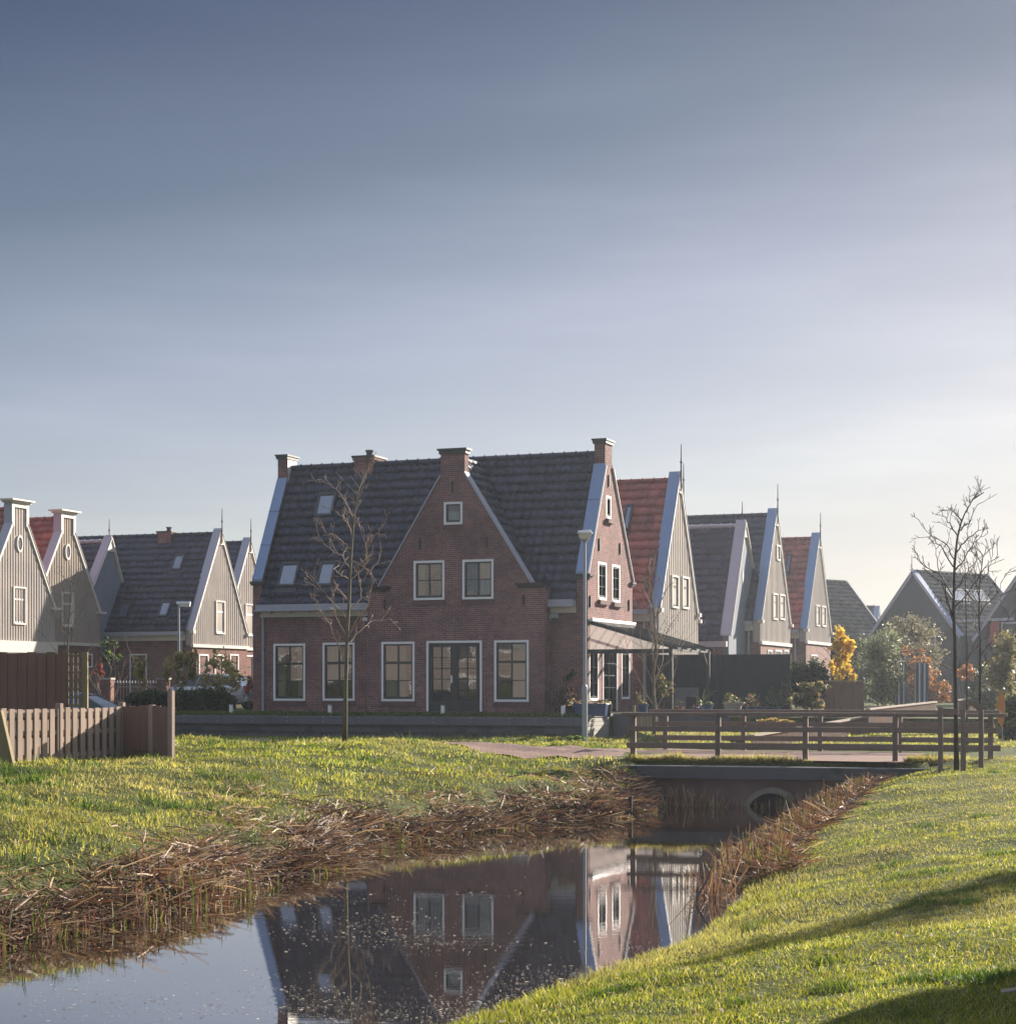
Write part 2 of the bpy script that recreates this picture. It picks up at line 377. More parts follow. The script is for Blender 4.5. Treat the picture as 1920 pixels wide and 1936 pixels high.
class Frame:
    """a thing's own axes: u to the right along its front, v away from it, z up; base is the thing's Empty"""
    def __init__(s, ox, oy, theta, zb=0.0):
        s.o = Vector((ox, oy)); s.th = theta; s.zb = zb
        s.u = Vector((math.cos(theta), -math.sin(theta))); s.v = Vector((math.sin(theta), math.cos(theta)))
    def local(s, X, Y, Z): d = Vector((X, Y))-s.o; return Vector((d.dot(s.u), d.dot(s.v), Z-s.zb))
    def world(s, u, v, z): p = s.o+s.u*u+s.v*v; return Vector((p.x, p.y, z+s.zb))
    def ray(s, px, py):
        kx, kz = (px-CX)/FPX, -(py-HY)/FPX
        d = Vector((kx, 1.0))
        return s.local(0, 0, CZ), Vector((d.dot(s.u), d.dot(s.v), kz))
    def on_v(s, px, py, v0=0.0):
        o, d = s.ray(px, py); t = (v0-o.y)/d.y; p = o+d*t; return p.x, p.z
    def on_u(s, px, py, u0=0.0):
        o, d = s.ray(px, py); t = (u0-o.x)/d.x; p = o+d*t; return p.y, p.z
    def on_plane(s, px, py, pt, n):
        o, d = s.ray(px, py); t = (Vector(pt)-o).dot(n)/d.dot(n); return o+d*t
    def empty(s, name, label, cat, group=None):
        return thing(name, (s.o.x, s.o.y, s.zb), label, cat, -s.th, group)
def at(px, D, z=None, py=None):
    """world point on the view ray of column px at distance D"""
    X = (px-CX)/FPX*D
    Z = z if z is not None else CZ-(py-HY)/FPX*D
    return Vector((X, D, Z))

# ------------------------------------------------------------------ terrain
LEFT = [(-9.5,-6),(-6.5,8),(-3.97,14.0),(-3.3,15.6),(-2.8,16.7),(-2.55,17.7),(-2.45,18.8),(-1.9,20.3),(-1.65,23.0),(-1.25,23.9),(-.7,25),(.1,26.4),(.75,27.3),(1.7,28.3),(2.15,29.2),(2.3,30.4),(2.3,32.6)]
RIGHT = [(-5.0,-6),(-3.1,5),(-1.15,8.6),(-.28,11),(.25,12),(.86,13.3),(1.47,14.6),(1.9,16.2),(2.25,17.6),(2.55,20.5),(3.25,24),(3.85,26),(4.75,29.0),(5.3,31.0),(5.6,32.6)]
def seg_dist(P, line):
    best = np.full(len(P), 1e9)
    for (ax, ay), (bx, by) in zip(line[:-1], line[1:]):
        d = np.array((bx-ax, by-ay)); L = d@d
        t = np.clip(((P-np.array((ax, ay)))@d)/L, 0, 1)
        q = P-(np.array((ax, ay))+t[:, None]*d)
        best = np.minimum(best, np.hypot(q[:, 0], q[:, 1]))
    return best
def inside(P, poly):
    x, y = P[:, 0], P[:, 1]; r = np.zeros(len(P), bool)
    n = len(poly)
    for i in range(n):
        x0, y0 = poly[i]; x1, y1 = poly[(i+1) % n]
        c = ((y0 > y) != (y1 > y))
        with np.errstate(divide='ignore', invalid='ignore'):
            xi = (x1-x0)*(y-y0)/(y1-y0+1e-12)+x0
        r ^= c & (x < xi)
    return r
CANAL = LEFT+RIGHT[::-1]
def vnoise(P, s, seed=0):
    """smooth value noise 0..1"""
    q = P*s; i = np.floor(q).astype(np.int64); f = q-i; f = f*f*(3-2*f)
    def h(a, b):
        n = (a*374761393 + b*668265263 + seed*1442695041) & 0xffffffff
        n = ((n ^ (n >> 13))*1274126177) & 0xffffffff
        return ((n ^ (n >> 16)) & 0xffff)/65535.0
    x, y = i[:, 0], i[:, 1]
    return (h(x, y)*(1-f[:, 0])+h(x+1, y)*f[:, 0])*(1-f[:, 1])+(h(x, y+1)*(1-f[:, 0])+h(x+1, y+1)*f[:, 0])*f[:, 1]
def sstep(a, b, x): t = np.clip((x-a)/(b-a), 0, 1); return t*t*(3-2*t)
# bridge axes
BR = Frame(*(Vector((at(1522, 31.25, 0).x, 31.25))), R(16), 0.0)
def height(P, rough=True):
    P = np.asarray(P, float)
    dl, dr = seg_dist(P, LEFT), seg_dist(P, RIGHT)
    ins = inside(P, CANAL); left = dl < dr; d = np.minimum(dl, dr)
    TL = 0.93-0.21*sstep(-2.6, 1.2, P[:, 0]); TL = TL+(0.38-TL)*sstep(35.5, 49, P[:, 1])
    TR = 0.70+0.10*sstep(18, 29, P[:, 1])-0.15*sstep(36, 44, P[:, 1])
    bl = np.minimum(TL, .62)*(1-np.exp(-d/0.8))+np.maximum(TL-.62, 0)*sstep(0.8, 5.5, d); br = TR*(1-np.exp(-d/(2.1-1.0*sstep(21, 28, P[:, 1]))))
    vb = (P-np.array((BR.o.x, BR.o.y)))@np.array(BR.v); kb = sstep(-0.15, 0.45, vb)
    br = br+(TR-br)*kb; bl = bl+(TL-bl)*sstep(-2.2, 0.6, vb)
    h = np.where(left, bl, br)
    if rough:
        w = np.clip(d/0.8, 0, 1)*(1-sstep(56, 62, P[:, 1]))*np.where(left, 1, 0.35)
        h = h+w*((vnoise(P, 0.8, 3)-0.5)*0.15+(vnoise(P, 2.3, 5)-0.5)*0.09)
    h = np.where(ins, -0.45*(1-np.exp(-d/0.6))-0.02, h)
    far = np.hypot(P[:, 0], P[:, 1]-40)
    return h+0.0*far
def in_bridge(P, m=0.0):
    d = P-np.array((BR.o.x, BR.o.y)); u = d@np.array(BR.u); v = d@np.array(BR.v)
    return (u > -3.2-m) & (u < 2.6+m) & (v > -m) & (v < 6.9+m), u, v
DECK = 0.72
def ground_z(P):
    h = height(P); b, u, v = in_bridge(P)
    return np.where(b, DECK, h)
def gz(x, y): return float(ground_z(np.array([[x, y]], float))[0])
# ------------------------------------------------------------------ the setting
def make_terrain():
    xs = np.concatenate([-np.geomspace(560, 16, 22), np.arange(-15, 13.01, 0.2), np.geomspace(14, 560, 22)])
    ys = np.concatenate([-np.geomspace(560, 6, 14), np.arange(-5, 2.9, 0.6), np.arange(3, 62, 0.22), np.geomspace(63, 600, 24)])
    X, Y = np.meshgrid(xs, ys); P = np.stack([X.ravel(), Y.ravel()], 1)
    Z = height(P); b, u, v = in_bridge(P, -0.25); Z = np.where(b & (P[:, 1] > 0), np.maximum(Z, 0.35)*0+0.4, Z)
    V = np.column_stack([P, Z]); nx, ny = len(xs), len(ys)
    i = (np.arange(ny-1)[:, None]*nx+np.arange(nx-1)[None]).ravel()
    F = np.stack([i, i+1, i+1+nx, i+nx], 1)
    o = np_mesh('ground', V, np.full(len(F), 4), F.ravel(), M['ground'], smooth=True)
    tag(o, kind='structure')
make_terrain()

# water: one sheet a little wider than the canal, the banks cut it
mb = MB(); mb.face([(-40, -30, 0), (8, -30, 0), (8, 33, 0), (-40, 33, 0)])
tag(mb.build('water', M['water']), kind='structure')

MH = Frame(2.61, 60.68, R(21), 1.19)
# clinker road: a fan from the bridge to the lane in front of the retaining wall
near = [(6.6,30.9),(4.6,31.9),(2.2,32.7),(0.9,33.0),(-0.5,34.6),(-1.9,40.0),(-3.0,44.5),(-6.2,50.2),(-10,53.0),(-20,57.5)]
farl = [(8.0,35.4),(6.2,36.2),(4.3,36.9),(2.9,38.2),(1.3,42.0),(0.2,47.0),(-1.5,52.0),(-5.0,54.0),(-9.6,55.6),(-20,60.5)]
def make_road():
    def res(line, n):
        p = np.array(line); d = np.concatenate([[0], np.cumsum(np.hypot(*np.diff(p, axis=0).T))]); t = np.linspace(0, d[-1], n)
        return np.stack([np.interp(t, d, p[:, 0]), np.interp(t, d, p[:, 1])], 1)
    a, b = res(near, 140), res(farl, 140); k = np.linspace(0, 1, 26)
    P = a[:, None]*(1-k[None, :, None])+b[:, None]*k[None, :, None]; P = P.reshape(-1, 2)
    br, u, v = in_bridge(P, 0.6); Z = np.where(br, DECK, height(P, True))+0.03
    V = np.column_stack([P, Z]); i = (np.arange(139)[:, None]*26+np.arange(25)[None]).ravel()
    F = np.stack([i, i+26, i+27, i+1], 1)
    tag(np_mesh('road', V, np.full(len(F), 4), F.ravel(), M['road'], smooth=True), kind='structure')
make_road()
ROADPOLY = near+farl[::-1]

# raised garden ground the houses stand on
mb = MB()
zt = -0.10
def T(u, v, z): return MH.world(u, v, z)
for (u0, u1, v0, v1, zz) in ((-75, 0.55, -1.95, 100, zt), (0.55, 40, 0.6, 100, zt-0.05)):
    mb.hexa([T(u0,v0,-1.3), T(u1,v0,-1.3), T(u1,v1,-1.3), T(u0,v1,-1.3), T(u0,v0,zz), T(u1,v0,zz), T(u1,v1,zz), T(u0,v1,zz)])
tag(mb.build('garden_ground', M['ground']), kind='structure')
mb = MB(); mb.hexa([T(0.02,0.63,-.2),T(3.6,0.63,-.2),T(3.6,5.6,-.2),T(0.02,5.6,-.2),T(0.02,0.63,-.06),T(3.6,0.63,-.06),T(3.6,5.6,-.06),T(0.02,5.6,-.06)])
tag(mb.build('terrace_paving', M['concrete_pale']), kind='structure')

# retaining wall
rw = MH.empty('retaining_wall', 'low dark concrete and timber retaining wall along the lane below the brick house', 'retaining wall')
mb = MB(); mb.box(-24, 0.58, -2.2, -1.9, -0.42, -0.15); mb.build('coping_beam', M['planks_grey'], rw, bevel=0.015)
mb = MB(); mb.box(-24, 0.52, -2.1, -1.92, -0.56, -0.42); mb.box(-24, 0.55, -2.16, -1.93, -0.67, -0.53); mb.build('waling_beam', M['concrete'], rw)
mb = MB()
k = -24
while k < 0.5:
    mb.box(k, k+0.21, -2.1+0.012*random.random(), -1.94, -1.1, -0.66); k += 0.225
mb.build('sheet_piling', M['planks_grey'], rw)
mb = MB()
for k in range(18):
    for dz in (-0.2, -0.33): mb.box(-23.2+k*1.33, -23.17+k*1.33, -2.225, -2.2, dz, dz+0.03)
build_each(mb, 'bolt', M['galv'], rw)
mb = MB()
for r in range(6):
    mb.box(0.6, 0.74, -2.2+0.0, -0.0, -1.0+r*0.145, -1.0+r*0.145+0.138)
mb.box(0.58, 0.78, -2.22, 0.3, -0.13, -0.06)
mb.build('end_wall', M['concrete_pale'], rw, bevel=0.008)
mb = MB(); mb.box(0.78, 4.6, 0.35, 0.6, -0.9, -0.1); mb.box(0.78, 4.6, 0.31, 0.62, -0.1, -0.05)
mb.build('garden_face', M['planks_grey'], rw)

# bridge
bg = BR.empty('bridge', 'low concrete road bridge over the canal with a round culvert mouth', 'bridge')
mb = MB()
mb.box(-3.0, 2.6, 0.0, 0.35, -0.7, 0.44)
mb.build('abutment_wall', M['rusty'], bg)
mb = MB(); mb.box(-3.12, 2.6, -0.16, 0.36, 0.44, 0.655); mb.build('edge_beam', M['concrete'], bg, bevel=0.012)
mb = MB(); mb.box(-3.3, 2.7, 0.362, 6.9, 0.3, DECK-0.005); mb.build('deck', M['ground'], bg)
# culvert: a short concrete pipe, half under water
mb = MB(); pu, pz = BR.on_v(1461, 1525, 0.0)[0], -0.02
ro, ri, n = 0.50, 0.41, 40
prof = []
for j in range(n):
    a = 2*math.pi*j/n
    prof.append((math.cos(a), math.sin(a)))
for j in range(n):
    (c0, s0), (c1, s1) = prof[j], prof[(j+1) % n]
    P = lambda r, c, s, v: (pu+r*c, v, pz-0.17+r*s)
    mb.face([P(ro,c0,s0,-.30),P(ro,c1,s1,-.30),P(ri,c1,s1,-.30),P(ri,c0,s0,-.30)])
    mb.face([P(ro,c0,s0,-.30),P(ro,c1,s1,-.30),P(ro,c1,s1,.05),P(ro,c0,s0,.05)])
    mb.face([P(ri,c0,s0,-.30),P(ri,c1,s1,-.30),P(ri,c1,s1,-.02),P(ri,c0,s0,-.02)])
cp = mb.build('culvert_pipe', M['pipe'], bg)
mb = MB(); mb.face([(pu+ri*c, -0.015, pz-0.17+ri*s) for c, s in prof]); mb.build('culvert_dark_disc', M['iron'], cp)  # black disc stands in for the darkness inside the pipe

def railing(v, x0, x1, posts, label, ytop, boards):
    t = BR.empty('railing', label, 'railing', 'timber railings of the bridge')
    u0, u1 = BR.on_v(x0, ytop, v)[0], BR.on_v(x1, ytop, v)[0]
    for px in posts:
        u = BR.on_v(px, ytop, v)[0]
        mb = MB(); mb.box(u-.045, u+.045, v-.055, v+.055, 0.3, DECK+0.78); mb.build('post', M['rail'], t, bevel=0.008)
    for k, (za, zb, ov) in enumerate(boards):
        mb = MB()
        cuts = [u0-ov]+[BR.on_v(p, ytop, v)[0] for p in posts[1::2]]+[u1+ov]
        for a, b in zip(cuts[:-1], cuts[1:]):
            j = random.uniform(-.006, .006)
            if k == 2: mb.box(a+.004, b-.004, v-.1, v+.085, za+j, zb+j)
            else: mb.box(a+.004, b-.004, v-.1+.002*k, v-.058, za+j, zb+j)
        mb.build('top_rail' if k == 2 else 'rail', M['rail'], t, bevel=0.006)
    return t
fb = [(DECK+.215, DECK+.315, 0), (DECK+.51, DECK+.60, 0), (DECK+.78, DECK+.845, .1)]
railing(0.55, 1186, 1892, [1197,1357,1522,1692,1872], 'brown timber railing on the near side of the bridge, above the culvert', 1348, fb)
railing(5.4, 1236, 1880, [1258,1405,1550,1700,1722+150], 'brown timber railing on the far side of the bridge, before the garden', 1340, fb)

# ------------------------------------------------------------------ sky, air, sun, camera
SKY_ROLL, SKY_STRENGTH = 0.35, 0.15
SKY_STOPS = [(0.0, (0.745, 0.735, 0.775)), (0.09, (0.74, 0.735, 0.78)), (0.19, (0.53, 0.53, 0.60)), (0.28, (0.264, 0.292, 0.346)), (0.38, (0.134, 0.160, 0.222)), (0.5, (0.55, 0.56, 0.6)), (0.8, (1.5, 1.48, 1.5))]
w = bpy.data.worlds.new('World'); SC.world = w; w.use_nodes = True
nt = w.node_tree; nt.nodes.clear()
wo = nt.nodes.new('ShaderNodeOutputWorld'); bgn = nt.nodes.new('ShaderNodeBackground')
sky = nt.nodes.new('ShaderNodeTexSky'); sky.sky_type = 'NISHITA'; sky.sun_disc = False
sky.sun_elevation = SUN_EL; sky.sun_rotation = SUN_AZ; sky.altitude = 0; sky.air_density = 1.0; sky.dust_density = 1.6; sky.ozone_density = 2.2
hs = nt.nodes.new('ShaderNodeHueSaturation'); hs.inputs['Saturation'].default_value = 0.55
nt.links.new(sky.outputs[0], hs.inputs['Color'])
# the glow round the sun is rolled off, the blue deepens with height and away from the sun
lum = N(nt, 'ShaderNodeRGBToBW'); nt.links.new(hs.outputs[0], lum.inputs[0])
roll = math_n(nt, 'DIVIDE', 1.0, math_n(nt, 'ADD', 1.0, math_n(nt, 'MULTIPLY', lum.outputs[0], SKY_ROLL)))
vs = N(nt, 'ShaderNodeVectorMath', operation='SCALE'); nt.links.new(hs.outputs[0], vs.inputs[0]); nt.links.new(roll, vs.inputs['Scale'])
tcw = nt.nodes.new('ShaderNodeTexCoord'); sw = nt.nodes.new('ShaderNodeSeparateXYZ'); nt.links.new(tcw.outputs['Generated'], sw.inputs[0])
deep = ramp(nt, math_n(nt, 'ADD', sw.outputs[2], math_n(nt, 'MULTIPLY', sw.outputs[0], -0.16)), SKY_STOPS)
mpc = N(nt, 'ShaderNodeMapping'); mpc.inputs['Scale'].default_value = (2.2, 2.2, 17.0); mpc.inputs['Rotation'].default_value = (R(4), R(-7), 0); nt.links.new(tcw.outputs['Generated'], mpc.inputs[0])
cn = noise(nt, mpc.outputs[0], 1.6, 6, 0.6)
wisp = ramp(nt, cn.outputs[0], [(0.38, (0.965, 0.967, 0.972)), (0.5, (1.0, 1.0, 1.0)), (0.68, (1.09, 1.075, 1.06))])
nt.links.new(mixc(nt, 1.0, mixc(nt, 1.0, vs.outputs[0], deep, 'MULTIPLY'), wisp, 'MULTIPLY'), bgn.inputs[0])
bgn.inputs[1].default_value = SKY_STRENGTH
nt.links.new(bgn.outputs[0], wo.inputs[0])
sd = bpy.data.lights.new('sun', 'SUN'); sd.energy = 4.1; sd.angle = R(0.55); sd.color = (1.0, 0.90, 0.77)
so = bpy.data.objects.new('sun', sd); COL.objects.link(so)
SUNV = Vector((math.sin(SUN_AZ)*math.cos(SUN_EL), math.cos(SUN_AZ)*math.cos(SUN_EL), math.sin(SUN_EL)))
so.rotation_euler = SUNV.to_track_quat('Z', 'Y').to_euler(); so.location = SUNV*60
cd = bpy.data.cameras.new('camera'); co = bpy.data.objects.new('camera', cd); COL.objects.link(co)
co.location = (0, 0, CZ); co.rotation_euler = (R(90), 0, 0)
cd.sensor_fit = 'HORIZONTAL'; cd.sensor_width = 36; cd.lens = 36*FPX/1920; cd.shift_y = (HY-968)/1920
cd.clip_start = 0.1; cd.clip_end = 5000
SC.camera = co
SC.view_settings.view_transform = 'Standard'; SC.view_settings.look = 'None'; SC.view_settings.exposure = 1.65; SC.view_settings.gamma = 1.0
SC.render.engine = 'CYCLES'
SC.cycles.use_denoising = True; SC.cycles.max_bounces = 6; SC.cycles.transparent_max_bounces = 12; SC.cycles.volume_bounces = 0
HAZE = 0.00045
m, nt2, out = new_mat('haze_air')
pv = N(nt2, 'ShaderNodeVolumePrincipled'); pv.inputs['Color'].default_value = (0.80, 0.88, 1.0, 1); pv.inputs['Density'].default_value = HAZE; pv.inputs['Anisotropy'].default_value = 0.62
nt2.links.new(pv.outputs[0], out.inputs['Volume'])
mb = MB(); mb.box(-620, 620, -620, 660, -2.0, 14.0)
hz = tag(mb.build('haze', m), kind='stuff')
# ------------------------------------------------------------------ houses
def front(v0): return lambda a, b, t: (a, v0+t, b)          # t grows into the house
def side(u0): return lambda a, b, t: (u0-t, a, b)
def mbox(mb, mp, a0, a1, b0, b1, t0, t1):
    mb.hexa([mp(a0,b0,t0), mp(a1,b0,t0), mp(a1,b0,t1), mp(a0,b0,t1), mp(a0,b1,t0), mp(a1,b1,t0), mp(a1,b1,t1), mp(a0,b1,t1)])
def window(parent, mp, rect, cols=2, rows=2, rowpos=None, thick=None, fw=0.075, deep=0.10, frame='white', sash='green', glass='glass', curtain=None, sill=None, name='window', proud=0.02, bw=0.035, bottom=True, handle=False):
    """frame round a rectangle (a0,a1,b0,b1), sash with glazing bars, pane, curtains; t<0 stands proud of the wall"""
    a0, a1, b0, b1 = rect
    mb = MB(); d = deep
    bb = b0 if not bottom else b0+fw
    mbox(mb, mp, a0, a0+fw, b0, b1, -proud, d); mbox(mb, mp, a1-fw, a1, b0, b1, -proud, d)
    mbox(mb, mp, a0+fw, a1-fw, b1-fw, b1, -proud, d)
    if bottom: mbox(mb, mp, a0+fw, a1-fw, b0, b0+fw, -proud-.015, d)
    w = mb.build(name, M[frame], parent)
    A0, A1, B0, B1 = a0+fw, a1-fw, bb, b1-fw
    s = MB(); sw = 0.05; t0, t1 = 0.012 if deep > .05 else -.004, d*0.8
    for q in ((A0,A0+sw,B0,B1),(A1-sw,A1,B0,B1),(A0+sw,A1-sw,B0,B0+sw*1.5),(A0+sw,A1-sw,B1-sw,B1)): mbox(s, mp, *q, t0, t1)
    g = deep*0.25
    for k in range(1, cols):
        x = A0+(A1-A0)*k/cols; ww = bw*1.0
        mbox(s, mp, x-ww/2, x+ww/2, B0+sw*1.5, B1-sw, t0+.006, t1-.004)
    rp = rowpos if rowpos is not None else [k/rows for k in range(1, rows)]
    for k, r in enumerate(rp):
        z = B0+(B1-B0)*r; ww = bw*(2.4 if thick == k else 0.9)
        mbox(s, mp, A0+sw, A1-sw, z-ww/2, z+ww/2, t0-(.008 if thick == k else -.009), t1-.006)
    so_ = s.build('sash', M[sash], w)
    p = MB(); tg = t0+(t1-t0)*0.55
    xs_ = [A0+(A1-A0)*k/cols for k in range(cols+1)]; zs_ = [B0]+[B0+(B1-B0)*r for r in rp]+[B1]
    for xa, xb in zip(xs_[:-1], xs_[1:]):
        for za, zb in zip(zs_[:-1], zs_[1:]):
            t_, u_ = random.uniform(-.004, .004), random.uniform(-.004, .004)
            p.v += [mp(xa,za,tg-t_-u_), mp(xb,za,tg+t_-u_), mp(xb,zb,tg+t_+u_), mp(xa,zb,tg-t_+u_)]; i_ = len(p.v)-4; p.f.append((i_, i_+1, i_+2, i_+3)); p.mi.append(0)
    p.build('pane', M[glass], w, keep=True)
    if curtain:
        for (f0, f1, g0, g1, mt) in curtain:
            c = MB(); n = 14; x0 = A0+(A1-A0)*f0; x1 = A0+(A1-A0)*f1; z0 = B0+(B1-B0)*g0; z1 = B0+(B1-B0)*g1
            for j in range(n):
                xa, xb = x0+(x1-x0)*j/n, x0+(x1-x0)*(j+1)/n
                ta, tb = d+.02+.03*(j % 2), d+.02+.03*((j+1) % 2)
                if mt == 'reflection_panel': ta = tb = d+.02
                c.face([mp(xa,z0,ta), mp(xb,z0,tb), mp(xb,z1,tb), mp(xa,z1,ta)])
            c.build('reflection_panel' if mt == 'reflection_panel' else 'curtain', M[mt], w)
    if sill:
        q = MB(); mbox(q, mp, a0-.04, a1+.04, b0-.13, b0-.005, -.05, .02); q.build('sill', M[sill], w)
    if handle:
        q = MB(); mbox(q, mp, *handle, -.03, .02); q.build('handle', M['galv'], w)
    return w
def tile_sheet(P, A, S, la, ls, n, tw=0.30, th=0.36, per=6, amp=0.045, lift=0.04, lo=0):
    """pantile surface: waves along the eave, steps up the slope"""
    P, A, S, n = (Vector(q) for q in (P, A, S, n))
    na = max(2, int(round(la/tw))); nr = max(1, int(round(ls/th)))
    aa = np.linspace(0, la, na*per+1); wv = np.tile(np.array([0.0, .75, 1.0, .8, .25, 0.0])[:per] if per == 6 else np.array([0, 1, .35, 0])[:per], na)
    wv = np.append(wv, 0.0)*amp
    ss, hh = [], []
    for r in range(nr):
        ss += [r*ls/nr, r*ls/nr+.001, (r+0.55)*ls/nr, (r+1)*ls/nr-.001]; hh += [lift*0.2 if r == 0 else 0.0, lift, lift*.5, 0.0]
    ss = np.array(ss); hh = np.array(hh); jit = np.repeat(RNG.uniform(-.006, .006, (nr, na)), 4, 0)
    jit = np.repeat(jit, per, 1); jit = np.concatenate([jit, jit[:, -1:]], 1)
    G = hh[:, None]+wv[None]+jit
    V = np.array(P)[None, None]+np.array(A)[None, None]*aa[None, :, None]+np.array(S)[None, None]*ss[:, None, None]+np.array(n)[None, None]*G[:, :, None]
    ny, nx = G.shape; i = (np.arange(ny-1)[:, None]*nx+np.arange(nx-1)[None]).ravel()
    F = np.stack([i, i+1, i+1+nx, i+nx], 1)
    tn = RNG.uniform(.6, 1.35, (nr, na)); tn = np.repeat(np.repeat(tn, 4, 0), per, 1); tn = np.concatenate([tn, tn[:, -1:]], 1)
    return V.reshape(-1, 3), F, np.repeat(tn.reshape(-1, 1), 3, 1)
def np_join(parts):
    V, F, C, k = [], [], [], 0
    for v, f, c in parts: V.append(v); F.append(f+k); C.append(c); k += len(v)
    return np.concatenate(V), np.concatenate(F), np.concatenate(C)
def quads(name, VF, mat, parent):
    V, F, C = VF; return np_mesh(name, V, np.full(len(F), 4), F.ravel(), mat, C, parent=parent)
def slope(p_eave, p_ridge, u0, u1, **kw):
    """roof plane in the (v,z) section from eave to ridge, running u0..u1"""
    e = Vector((u0, p_eave[0], p_eave[1])); r = Vector((u0, p_ridge[0], p_ridge[1])); S = (r-e); ls = S.length; S.normalize()
    n = Vector((1, 0, 0)).cross(S)
    if n.z < 0: n = -n
    return tile_sheet(e, (1, 0, 0), S, u1-u0, ls, n, **kw)
def ridge_caps(mb, u0, u1, v, z, step=0.42, r=0.11):
    k = u0
    while k < u1-0.05:
        e = min(k+step, u1); pts = []
        mb.tube([(k, v, z), (e-.05, v, z)], r, 7); mb.tube([(e-.06, v, z), (e, v, z)], r*1.25, 7); k += step
def skylight(parent, fr, pe, pr, bl, tr, label=None, glass='glass_sky'):
    """roof window; bl and tr are photo pixels of its lower-left and upper-right corner on the roof plane"""
    e = Vector((0, pe[0], pe[1])); r = Vector((0, pr[0], pr[1])); S = (r-e).normalized(); n = Vector((1,0,0)).cross(S)
    if n.z < 0: n = -n
    a = fr.on_plane(*bl, e+n*.06, n); b = fr.on_plane(*tr, e+n*.06, n)
    s0 = (a-e).dot(S); s1 = (b-e).dot(S)
    def P(u, s, h): return Vector((u, 0, 0))+Vector((0, e.y, e.z))+S*s+n*h
    def bx(mb, u0, u1, q0, q1, h0, h1): mb.hexa([P(u0,q0,h0),P(u1,q0,h0),P(u1,q1,h0),P(u0,q1,h0),P(u0,q0,h1),P(u1,q0,h1),P(u1,q1,h1),P(u0,q1,h1)])
    f = 0.085; mb = MB()
    bx(mb,a.x,a.x+f,s0,s1,-.02,.13); bx(mb,b.x-f,b.x,s0,s1,-.02,.13); bx(mb,a.x+f,b.x-f,s0,s0+f,-.02,.13); bx(mb,a.x+f,b.x-f,s1-f*1.5,s1,-.02,.14)
    bx(mb,a.x-.05,b.x+.05,s0-.22,s0-.002,.045,.06)
    w = mb.build('roof_window', M['dark_frame'], parent, label=label)
    mb = MB(); mb.face([P(a.x+f,s0+f,.105),P(b.x-f,s0+f,.105),P(b.x-f,s1-f*1.5,.105),P(a.x+f,s1-f*1.5,.105)]); mb.build('pane', M[glass], w)
    return w
def chimney(parent, x0, x1, v0, v1, zb, zt, brickm='brick', pot=True):
    mb = MB(); mb.box(x0, x1, v0, v1, zb, zt-.07); mb.box(x0-.05, x1+.05, v0-.05, v1+.05, zt-.17, zt-.075)
    c = mb.build('chimney', M[brickm], parent)
    mb = MB(); mb.box(x0-.08, x1+.08, v0-.08, v1+.08, zt-.07, zt); mb.build('cap', M['dark_frame'], c)
    if pot:
        cx, cy = x0+(x1-x0)*.5, (v0+v1)/2
        mb = MB(); mb.lathe([(0.0,0),(.13,0),(.14,.06),(.11,.08),(.12,.17),(.15,.19),(.15,.24),(.0,.25)], (cx, cy, zt), 14); mb.build('flue', M['concrete'], c, smooth=True)
    return c

